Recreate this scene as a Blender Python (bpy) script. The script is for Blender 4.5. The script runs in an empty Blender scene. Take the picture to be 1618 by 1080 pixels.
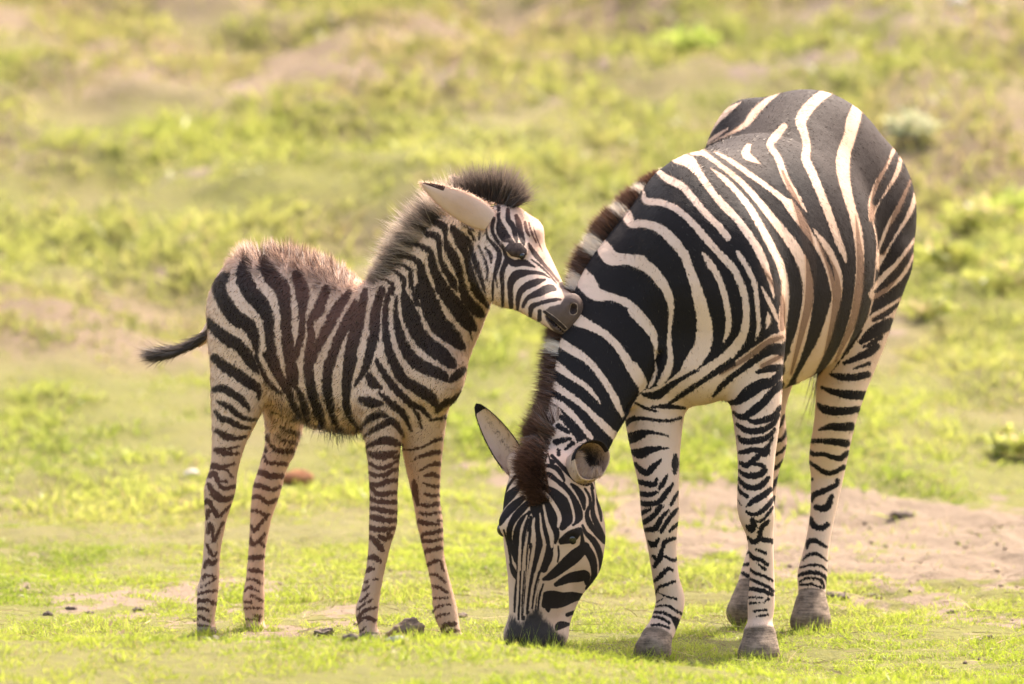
import bpy, math
import numpy as np
R = math.radians
scene = bpy.context.scene

# ---------------------------------------------------------------- camera: long lens, 27 m off, just above head height
CAM = np.array([0.0, -26.8, 2.345])
FPX = 17152.0
PITCH = math.atan(1001.0 / FPX)
cam_d = bpy.data.cameras.new('camera'); cam = bpy.data.objects.new('camera', cam_d)
scene.collection.objects.link(cam); scene.camera = cam
cam.location = CAM; cam.rotation_euler = (R(90) - PITCH, 0, 0)
cam_d.sensor_width = 36.0; cam_d.lens = FPX / 1618.0 * 36.0
cam_d.clip_start = 0.5; cam_d.clip_end = 3000.0
cam_d.dof.use_dof = True; cam_d.dof.focus_distance = 26.95; cam_d.dof.aperture_fstop = 4.0

# ---------------------------------------------------------------- light: sun behind and to the right of the animals
SUN_EL, SUN_AZ = R(50), R(28)          # azimuth measured from +Y (away from the camera) towards +X
EXPOSURE = 2.22
world = bpy.data.worlds.new('World'); scene.world = world; world.use_nodes = True
nt = world.node_tree; nt.nodes.clear()
sky = nt.nodes.new('ShaderNodeTexSky'); sky.sky_type = 'NISHITA'; sky.sun_disc = False
sky.sun_elevation = SUN_EL; sky.sun_rotation = SUN_AZ; sky.air_density = 1.0; sky.dust_density = 5.0; sky.ozone_density = 1.0
bg = nt.nodes.new('ShaderNodeBackground'); bg.inputs['Strength'].default_value = 0.15
wo = nt.nodes.new('ShaderNodeOutputWorld')
warm = nt.nodes.new('ShaderNodeMix'); warm.data_type = 'RGBA'; warm.blend_type = 'MULTIPLY'; warm.inputs[0].default_value = 1.0
warm.inputs[7].default_value = (1.0, 0.90, 0.82, 1)          # a hazy, warm sky
nt.links.new(sky.outputs[0], warm.inputs[6]); nt.links.new(warm.outputs[2], bg.inputs['Color']); nt.links.new(bg.outputs[0], wo.inputs['Surface'])
sun_d = bpy.data.lights.new('sun', 'SUN'); sun_d.energy = 2.45; sun_d.angle = R(1.0); sun_d.color = (1.0, 0.93, 0.82)
sun = bpy.data.objects.new('sun', sun_d); scene.collection.objects.link(sun)
sun.rotation_euler = (R(90) - SUN_EL, 0, math.pi - SUN_AZ)
scene.view_settings.view_transform = 'Standard'; scene.view_settings.look = 'None'
scene.view_settings.exposure = EXPOSURE; scene.view_settings.gamma = 1.0; scene.view_settings.use_curve_mapping = False

# ---------------------------------------------------------------- image coordinate helpers (px, py in image pixels)
_F = np.array([0, math.cos(PITCH), -math.sin(PITCH)]); _U = np.array([0, math.sin(PITCH), math.cos(PITCH)])
def P(px, py, Y):
    """an image bearing (px, py) and a distance plane Y -> a point in metres"""
    d = _F + np.array([1.0, 0, 0]) * ((px - 809.0) / FPX) + _U * ((540.0 - py) / FPX)
    return CAM + d * ((Y - CAM[1]) / d[1])
def pixel(V):  # points in metres to image pixels, through the camera
    v = V - CAM; dep = v @ _F
    return np.stack([809.0 + FPX * v[:, 0] / dep, 540.0 - FPX * (v @ _U) / dep], 1)
def mpp(Y): return (Y - CAM[1]) / FPX       # metres per image px at distance Y

def spline(pts, n):
    """Catmull-Rom through the rows of pts, n samples per span"""
    pts = np.asarray(pts, float)
    if len(pts) == 2:
        t = np.linspace(0, 1, n + 1)[:, None]; return pts[0] * (1 - t) + pts[1] * t
    p = np.vstack([2 * pts[0] - pts[1], pts, 2 * pts[-1] - pts[-2]])
    out = []
    t = np.linspace(0, 1, n, endpoint=False)[:, None]
    for i in range(1, len(p) - 2):
        a, b, c, d = p[i - 1], p[i], p[i + 1], p[i + 2]
        out.append(0.5 * (2 * b + (c - a) * t + (2 * a - 5 * b + 4 * c - d) * t ** 2 + (3 * b - a - 3 * c + d) * t ** 3))
    out.append(pts[-1:]); return np.vstack(out)

def tag(o, label=None, cat=None, group=None, kind=None):
    for k, v in (('label', label), ('category', cat), ('group', group), ('kind', kind)):
        if v: o[k] = v
    return o
def empty(name, loc, **kw):
    o = bpy.data.objects.new(name, None); scene.collection.objects.link(o); o.location = loc; o.empty_display_size = 0.1
    return tag(o, **kw)
def mesh_obj(name, V, F, mat, parent=None, attrs=None, smooth=True, normals=None):
    """V (n,3); F: list of index arrays (m,3) / (m,4); attrs: name -> per-vertex floats"""
    V = np.asarray(V, np.float32)
    if parent is not None: V = V - np.array(parent.location, np.float32)
    me = bpy.data.meshes.new(name)
    me.vertices.add(len(V)); me.vertices.foreach_set('co', V.ravel())
    fs = [np.asarray(f, np.int32) for f in F if len(f)]
    loops = np.concatenate([f.ravel() for f in fs]); tot = np.concatenate([np.full(len(f), f.shape[1], np.int32) for f in fs])
    me.loops.add(len(loops)); me.loops.foreach_set('vertex_index', loops)
    me.polygons.add(len(tot)); start = np.concatenate([[0], np.cumsum(tot)[:-1]]).astype(np.int32)
    me.polygons.foreach_set('loop_start', start); me.polygons.foreach_set('loop_total', tot)
    if smooth: me.polygons.foreach_set('use_smooth', np.ones(len(tot), bool))
    me.update(calc_edges=True)
    for k, a in (attrs or {}).items():
        at = me.attributes.new(k, 'FLOAT', 'POINT'); at.data.foreach_set('value', np.asarray(a, np.float32))
    if normals is not None:
        nr = np.asarray(normals, np.float32); me.normals_split_custom_set_from_vertices(nr / (np.linalg.norm(nr, axis=1)[:, None] + 1e-9))
    if mat: me.materials.append(mat)
    o = bpy.data.objects.new(name, me); scene.collection.objects.link(o)
    if parent is not None: o.parent = parent
    return o

# value noise for layout (ground, hair)
def vnoise(x, y, seed=0):
    xi, yi = np.floor(x).astype(np.int64), np.floor(y).astype(np.int64); fx, fy = x - xi, y - yi
    fx = fx * fx * (3 - 2 * fx); fy = fy * fy * (3 - 2 * fy)
    def h(a, b):
        n = (a * 374761393 + b * 668265263 + seed * 974634777) & 0xffffffff
        n = ((n ^ (n >> 13)) * 1274126177) & 0xffffffff
        return ((n ^ (n >> 16)) & 0xffff) / 65535.0
    return (h(xi, yi) * (1 - fx) + h(xi + 1, yi) * fx) * (1 - fy) + (h(xi, yi + 1) * (1 - fx) + h(xi + 1, yi + 1) * fx) * fy
def fbm(x, y, seed=0, oct=4):
    s, a, t = 0, 1.0, 0
    for i in range(oct):
        s = s + a * vnoise(x * 2 ** i + 17.3 * i, y * 2 ** i - 9.1 * i, seed + i); t += a; a *= 0.5
    return s / t

# node helper
class NT:
    def __init__(s, name):
        s.m = bpy.data.materials.new(name); s.m.use_nodes = True; s.t = s.m.node_tree; s.t.nodes.clear()
        s.out = s.t.nodes.new('ShaderNodeOutputMaterial')
    def n(s, typ, ins=None, **props):
        nd = s.t.nodes.new('ShaderNode' + typ)
        for k, v in props.items(): setattr(nd, k, v)
        for k, v in (ins or {}).items():
            sock = nd.inputs[k]
            if isinstance(v, bpy.types.NodeSocket): s.t.links.new(v, sock)
            else: sock.default_value = v
        return nd
    def attr(s, name): return s.n('Attribute', attribute_name=name).outputs['Fac']
    def math(s, op, a, b=0.0, c=0.0, clamp=False):
        return s.n('Math', {0: a, 1: b, 2: c}, operation=op, use_clamp=clamp).outputs[0]
    def mix(s, f, a, b, blend='MIX'):
        nd = s.t.nodes.new('ShaderNodeMix'); nd.data_type = 'RGBA'; nd.blend_type = blend
        for sock, v in ((nd.inputs[0], f), (nd.inputs[6], a), (nd.inputs[7], b)):
            if isinstance(v, bpy.types.NodeSocket): s.t.links.new(v, sock)
            else: sock.default_value = (*v, 1) if isinstance(v, tuple) and len(v) == 3 else v
        return nd.outputs[2]
    def smooth(s, v, lo, hi):
        return s.n('MapRange', {0: v, 1: lo, 2: hi, 3: 0.0, 4: 1.0}, interpolation_type='SMOOTHSTEP').outputs[0]
    def noise(s, scale, detail=3.0, vec=None, rough=0.55):
        return s.n('TexNoise', {'Scale': scale, 'Detail': detail, 'Roughness': rough, **({'Vector': vec} if vec else {})}).outputs[0]
    def done(s, sh): s.t.links.new(sh, s.out.inputs['Surface']); return s.m
# ---------------------------------------------------------------- coat patterns
# b / w = a black / white band: x,y,half-width along its middle, in pixels of the image crop named
# (crop origin x, y and scale); B / W = closed patches. One adult brisket b is the shade of a skin fold, painted black. Crops are enlarged windows of the image, traced in its pixels.
CROP = dict(A1=(850,230,3.6),A2=(1090,120,3.6),A3=(1200,300,3.6),A4=(1000,400,3.6),A5=(820,480,3.6),
 A6=(770,700,5.4),A7=(770,860,5.4),C6=(1080,120,2.16),L1=(970,640,5.393),L2=(970,850,5.393),L3=(1200,560,4.32),
 L4=(1130,780,4.318),F1=(310,370,3.6),F2=(550,260,4.32),F3=(730,310,4.91),F4=(540,450,4.32),F5=(300,570,4.91),
 F6=(290,780,4.694),F7=(550,640,5.4),F8=(550,820,5.145),G=(600,330,7.2),H=(650,250,7.2),B=(400,560,6.742),P=(0,0,1))
ADULT_COAT = """
B P 780,470 1000,215 1100,160 1250,90 1490,130 1500,420 1419,472 1378,496 1364,519 1344,555 1322,582 1276,607 1237,622 1237,525 1222,528 1200,542 1167,566 1133,589 1111,592 1092,589 1056,605 1022,615 1011,622 1000,638 981,682 973,696 967,713 945,722 925,694 903,702 870,740 850,640 790,640
w A5 190,545,20 260,590,24 340,670,20 410,760,18
w A5 170,440,30 240,490,26 330,550,22 410,620,22 480,690,26 560,765,28
w A5 165,310,30 240,370,28 300,415,22 370,460,20 430,520,18 470,575,6
w A5 150,150,22 220,210,30 300,260,30 390,320,25 460,400,24 520,490,24 560,570,24 590,635,14
w A5 330,90,40 420,130,30 500,180,26 560,240,26 620,330,31 670,410,36 700,450,34 690,500,12
W A5 160,550 230,600 300,700 340,770 310,820 270,900 180,880 130,750
b A5 240,640,10 290,690,17 345,765,17
b A5 225,695,14 280,730,9
b A5 212,785,16 290,765,8
b A5 225,832,9 226,856,9
b A5 265,825,6 305,790,12
w A1 220,690,30 270,770,58 330,840,45 420,860,26 500,890,28 560,940,28 620,1010,28 660,1080,30
w A4 0,330,34 60,390,34 110,460,26 130,530,18 126,600,9
w A4 125,600,4 131,670,14 110,730,16 90,765,10
w A4 0,640,30 40,700,32 52,770,18
w A1 330,510,25 380,590,48 420,640,46 500,645,36 590,655,38
w A4 0,40,38 90,82,38 160,160,35 208,250,28 217,350,19 208,430,16 207,520,19 214,600,22 195,675,28 155,740,22
w A1 480,330,20 510,400,34 535,445,28 600,442,27 690,470,32 770,540,34 830,620,30
w A4 290,0,30 330,110,30 370,230,38 400,350,44 408,440,52 395,530,54 340,620,50 285,690,36 200,745,20 110,785,12
w A1 590,190,6 600,260,12 615,312,24 700,322,24 790,362,24 870,430,25 950,520,26 1010,590,25
w A4 490,0,26 570,85,26 620,190,24 645,300,24 640,410,27 605,505,32 510,610,38 390,695,44 290,760,34 190,830,28 110,850,18
w A1 930,605,6 975,690,18
w A4 400,0,15 450,70,22 500,170,23 533,290,22 545,400,22 530,470,18 513,510,7
w A1 690,150,20 740,190,27 820,230,26 890,310,25 960,390,25 1030,460,25 1080,520,25
w A4 600,0,20 650,80,20 690,170,20 705,270,18 715,370,17 710,450,15 698,496,7
w A1 790,70,36 860,90,40 910,150,28 960,220,25 1020,300,24 1080,370,24
w A2 0,480,22 50,550,22 130,660,22 230,770,25 320,880,27 390,990,28 430,1080,26
w A4 720,0,25 770,120,21 798,230,11 806,275,3
w A4 733,190,10 780,285,18 830,390,13 852,432,4
w A4 768,336,8 772,375,20 763,425,11
w A2 122,525,8 190,580,20 270,660,22 340,750,24 400,850,26 460,960,27 520,1080,26
w A3 110,400,28 143,520,26 143,640,30 130,760,30 138,850,16
w A2 20,425,30 80,440,22 150,490,18 230,550,20 310,620,22 390,710,24 470,810,28 550,910,32 610,1000,36 650,1080,38
w A3 190,310,31 250,430,35 277,560,36 265,700,36 230,850,40 180,990,42 130,1090,42
w A2 140,430,10 230,480,18 330,550,20 430,620,20 520,690,22 590,750,30 640,830,26 690,910,22 740,980,18 770,1060,16
w A3 170,80,36 230,180,26 300,280,20 360,380,18 400,480,20 425,580,22
w A2 700,870,8 760,950,18 830,1080,18
w A3 305,215,6 370,300,20 420,390,24 447,490,28 440,600,32 410,720,34 370,850,38 310,970,42 250,1085,45
w A2 535,285,24 485,345,28 455,395,24 500,460,24 525,530,25 560,610,24 610,690,22 668,775,6
w A2 332,395,20 318,440,30 350,470,22 405,500,5
w A2 795,82,28 725,130,35 660,200,38 630,258,35 650,320,28 665,400,28 660,470,30 700,560,30 750,680,28 800,810,28 850,950,24 890,1060,10
w A3 340,0,25 390,130,24 430,230,22 480,350,16 498,405,5
w A2 955,170,34 930,250,45 910,340,40 882,420,43 870,500,45 880,600,38 910,720,31 940,830,29 960,950,28 968,1080,26
w A2 290,147,6 225,190,22 165,240,25 130,290,17 108,345,8
w A2 515,92,6 440,140,21 380,195,27 345,240,27 310,280,20 220,330,13 100,388,8
w A2 215,298,5 150,340,9 60,402,6
w A3 490,0,25 540,130,22 570,250,22 576,370,24 570,480,28 558,610,29 528,750,27 480,880,25 410,1000,25 330,1090,26
w A3 618,80,8 648,190,9 668,290,8 665,380,8 655,500,8 640,640,9 600,780,12 540,890,14 470,980,15
w C6 732,228,16 716,310,30 680,370,30 650,430,22 640,490,10
b C6 735,240,3 713,310,12 682,372,13 655,430,10
w C6 792,350,20 757,450,32 712,525,28 678,600,20 662,655,9
b C6 790,350,8 756,452,11 714,527,13 676,600,7
w C6 796,560,16 742,652,30 692,702,32 648,745,20
b C6 796,565,3 742,655,11 692,705,10 655,735,4
w C6 742,765,13 690,812,23 650,832,20 618,862,12
b C6 735,775,3 690,812,8 650,832,4
W A3 745,775 640,830 590,880 520,920 430,1010 380,1090 520,1120 640,1100 700,860
b A3 745,755,28 690,785,34 640,815,30 580,862,14
b A3 690,835,12 640,870,9 590,895,4
b A3 662,890,22 620,925,22 570,947,18 480,985,7
b A3 625,985,9 540,1015,4
b L3 740,135,20 640,155,22 550,150,20 485,133,6
b L3 715,278,28 620,275,28 520,260,20 425,222,6
b L3 682,370,18 600,385,24 500,385,28 440,372,24 402,340,10
b L3 622,490,28 560,495,25 480,492,20 405,515,4
b L3 592,605,24 500,595,20 430,590,13 358,590,12
b L3 600,672,16 540,710,16 440,680,13 370,680,12 338,655,10
b L3 577,768,16 520,797,14 465,810,14 400,775,12 333,730,9
b L3 531,858,13 522,890,14 440,930,16 370,960,16 358,1000,6
b L3 492,970,14 465,1035,20 430,1050,20 385,1040,14
b L3 345,855,8 360,850,8
b L4 650,165,10 670,213,18 720,235,17 766,210,16
b L4 625,372,5 640,325,14 690,323,14 755,362,8
b L4 598,452,5 640,415,9 700,412,9 765,458,5
b L4 583,502,6 650,485,8 720,490,8 772,530,5
b L4 570,557,8 620,540,12 700,540,12 755,575,10 768,625,6
b L4 575,597,6 640,575,8 720,590,9 745,640,8
b L4 580,622,6 660,618,8 738,645,7
b L4 580,662,7 660,655,9 732,672,6
b A4 370,662,5 290,705,9 210,755,16 140,805,23 60,803,8
b A4 560,620,22 480,672,16 400,725,12 300,790,13 208,855,6
b A4 105,875,4 200,870,12 295,880,6
b A5 650,555,4 720,592,7 785,612,4
b A4 862,550,32 790,545,28 720,588,20 620,660,15 520,740,14 458,812,5
b A4 845,650,18 770,658,17 708,677,7
b A4 850,670,14 790,730,24 720,750,30 660,790,33 600,838,20 535,855,8
b A4 842,745,18 790,795,20 740,850,21 680,900,21 620,932,14 572,905,6
b L1 1420,15,15 1360,92,24 1290,122,26 1200,143,18 1120,105,14 1030,75,8
b L1 1405,85,12 1340,172,20 1260,212,25 1170,222,25 1100,200,20 1045,160,10
b L1 1372,205,10 1310,272,22 1240,295,24 1150,307,24 1090,300,20 1060,262,8
b L1 1352,280,8 1315,350,16 1285,400,38 1240,385,24 1180,377,19 1120,395,20 1075,402,15
b L1 1235,430,20 1180,475,20 1130,512,20 1078,490,12
b L1 1195,500,10 1260,512,14 1283,550,20 1250,588,24 1170,602,24 1110,590,17 1066,555,8
b L1 1315,618,14 1270,670,22 1200,705,22 1130,690,20 1080,650,14 1058,618,6
b L1 1138,777,14 1080,740,12 1045,670,6
b L1 1333,718,18 1270,770,24 1190,812,21 1132,862,5
b L1 1352,800,14 1300,870,18 1240,915,16 1180,930,13 1128,908,8
b L1 1352,870,10 1310,932,12 1250,992,10 1200,985,6
b L1 1180,968,12 1190,1020,25 1168,1055,28 1130,1030,8
b L1 1318,985,10 1262,1030,18 1250,1075,18
b L1 1043,790,5 1085,852,4
b L4 355,195,12 312,240,13 300,300,14 260,330,14 222,298,8
b L4 325,310,15 395,325,14
b L4 283,380,7 345,405,10
b L4 225,398,8 260,435,14 310,450,10 352,482,10
b L4 288,475,5 342,517,8
b L4 230,510,7 270,540,9 330,560,9 388,592,8
b L4 230,575,7 290,605,9 350,630,9 392,662,12
b L4 215,648,12 265,650,11 320,660,13 390,688,10
b L4 225,705,7 322,708,5
b L4 365,718,8 330,742,4
b L4 238,745,8 302,745,5
b L4 265,800,7 350,790,7
b L4 285,835,6 360,825,6
b L1 85,165,22 150,120,19 250,112,11 380,130,9 480,132,9 570,108,9
b L1 80,240,8 150,258,24 220,242,27 320,230,12 465,262,3
b L1 125,312,18 180,292,20 255,252,22
b L1 150,392,12 220,412,40 290,385,32 380,368,14 465,366,3
b L1 183,500,12 240,560,24 290,575,20 330,530,24 402,464,5
b L1 212,650,18 280,670,20 350,672,18 366,622,6
b L1 452,600,6 420,660,18 388,708,12
b L1 213,750,18 290,762,20 367,742,10
b L1 216,830,20 300,842,20 380,825,18 440,760,22 505,665,8
b L1 226,922,20 312,888,10
b L1 250,1000,18 330,950,19 400,860,18
b L1 268,1062,14 350,1050,24 400,970,18 462,895,7
b L1 405,1078,14 450,1000,15 500,930,16 547,880,6
b L1 483,850,8 520,790,14 548,738,6
b L1 478,1072,10 520,1030,14 562,998,8
b L1 524,425,10 524,500,28 520,575,12
b L2 300,30,12 340,60,22 382,8,10
b L2 522,0,10 440,30,16 410,90,13 390,170,22 345,242,12
b L2 330,150,8 370,185,20
b L2 433,155,8 510,190,12 546,168,8
b L2 348,362,12 400,320,16 450,265,14 502,270,8
b L2 350,490,5 380,420,10 440,400,12 517,368,8
b L2 378,463,4 450,495,8 533,520,8
b L2 358,548,5 417,518,6
b L2 355,582,6 450,575,9 520,610,10 585,652,7
b L2 338,630,7 420,635,9 490,670,11 545,725,32 562,790,24
b L2 333,670,8 400,680,10 472,722,9
b L2 323,742,9 400,740,10 475,768,8
b L2 298,806,9 380,800,9 455,828,10 495,885,12
b L2 268,856,9 350,855,9 445,872,8
b L2 235,902,8 310,895,8
b L2 305,912,8 400,905,9 455,900,7
b L2 190,945,18 300,932,24 455,945,18
b A6 240,280,8 190,350,10 145,432,6
b A6 275,368,18 200,440,35 135,500,40 108,570,22
b A6 303,468,20 230,530,32 170,590,30 105,685,18
b A6 350,510,22 270,590,28 203,690,22 186,790,20 205,890,18 245,1000,14
b A6 362,590,13 292,670,25 250,780,27 248,880,25 262,1000,18
b A6 345,650,10 315,770,14 300,900,12 297,1080,10
b A6 372,630,10 357,760,17 350,850,14
b A6 372,880,12 357,1080,10
b A6 340,870,8 327,1080,7
b A6 405,470,45 415,560,45 425,650,26 430,730,26 440,850,34 420,960,33 392,1080,28
b A6 460,520,18 480,640,16 500,760,20 515,870,22 520,950,38 480,1070,30
b A6 440,410,12 500,500,34 550,600,42 562,700,40 588,775,25 580,850,8
b A6 400,345,8 480,370,14 560,420,34 630,490,50 672,570,48 682,650,44 640,720,22
b A6 430,275,10 520,265,18 590,310,25 660,390,30 722,470,32 770,560,32 780,635,28 735,690,12
b A6 510,190,12 580,212,24 622,262,22 650,315,14
b A6 550,105,10 620,180,14 690,250,18 760,310,20 840,350,12 880,342,9 902,385,8
b A6 718,350,8 770,400,22 812,470,24 826,562,8
b A6 833,388,6 870,450,8 878,520,10 850,600,14 870,680,20 930,760,22 1005,835,24
b A6 890,380,8 905,480,9 897,560,14 912,640,20 960,740,20 1012,838,8
b A6 903,280,8 940,400,10 942,500,10 965,600,12 972,662,6
b A6 970,280,24 985,360,18 975,475,6
b A6 942,395,8 970,510,9 1006,612,5
b A6 635,835,25 715,795,48 790,742,22
b A6 605,880,6 610,950,7 600,1012,5
b A6 812,700,6 840,765,14 900,825,21 945,900,22 970,1000,18 965,1080,8
b A6 805,755,6 812,850,16 800,910,26
b A7 835,20,36 740,105,52 640,190,42 540,270,28 478,297,8
b A7 830,20,36 890,110,32 912,220,23 900,310,22 850,375,12
b A7 852,335,14 838,265,36 780,272,44 690,290,36 588,340,16
b A7 802,442,22 720,450,42 640,470,58 560,470,72 505,455,44 485,520,18
b A7 517,540,22 520,570,5
b A7 757,573,14 682,600,14
b A7 692,680,10 620,690,30 588,725,8
b A7 195,0,14 230,80,18 258,172,9
b A7 200,170,10 225,235,20 248,290,9
b A7 245,0,20 262,120,14 262,250,9 240,420,8 235,570,8
b A7 297,0,12 285,150,10 280,300,9 275,450,8 265,640,6
b A7 330,20,8 312,250,8 300,450,6 295,640,5
b A7 368,0,12 345,200,10 325,400,9 310,640,7
b A7 430,0,29 400,120,26 375,260,18 355,400,16 340,580,14
b A7 522,0,38 510,60,44 470,150,25 430,260,14 400,380,10 385,540,8
b A7 442,300,5 420,420,7 410,560,6
b A7 478,340,6 445,440,8 432,560,5
b A6 140,740,5 172,850,8 195,960,9 205,1080,9
w A6 338,620,6 290,740,9 280,900,9 277,1080,9
w A6 347,760,5 333,850,7 322,960,8 318,1080,8
w A6 402,640,6 390,720,13 402,810,12 390,940,12 362,1080,12
w A6 450,600,6 462,740,10 487,860,13 470,960,14 432,1080,12
w A6 480,530,8 510,680,13 548,790,20 550,885,8
w A6 357,910,5 342,1080,5
w A7 277,20,9 266,250,9 255,500,9 245,600,7
w A7 318,20,8 300,250,8 290,420,6
w A7 400,0,13 365,200,12 335,400,10 318,600,8
w A7 490,0,14 468,80,14 425,220,12 385,380,11 362,560,10
w A7 357,40,5 330,350,5
w A7 455,290,6 415,430,7 397,560,7
w A7 472,400,7 447,560,7
w A6 440,380,8 530,470,15 590,570,14 612,640,13 604,710,10
w A6 410,325,12 520,310,19 620,390,26 690,460,20 730,570,18 738,660,17 715,700,9
w A6 480,215,14 560,240,16 610,290,12 640,322,6
"""
ADULT_HIND_R = """
b L1 1452,85,7 1410,180,14 1330,215,12
b L1 1478,195,7 1440,280,14 1320,335,10
b L1 1470,345,9 1420,400,12 1310,445,8
b L1 1448,468,11 1400,520,15 1300,570,10
b L1 1442,558,6 1390,630,12 1345,710,18
b L4 405,20,8 388,95,10 340,150,10
b L4 390,180,8 370,235,18 330,260,10
b L4 330,325,14 402,322,15
b L4 320,370,8 355,395,8 408,442,9
b L4 330,440,8 365,465,8 408,492,9
b L4 330,480,6 370,510,8 395,552,8
b L4 250,380,8 197,420,8
b L4 300,470,8 193,485,10
b L4 188,540,10 230,560,12 300,560,10
b L4 172,602,8 230,600,10 300,600,10
"""
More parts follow.
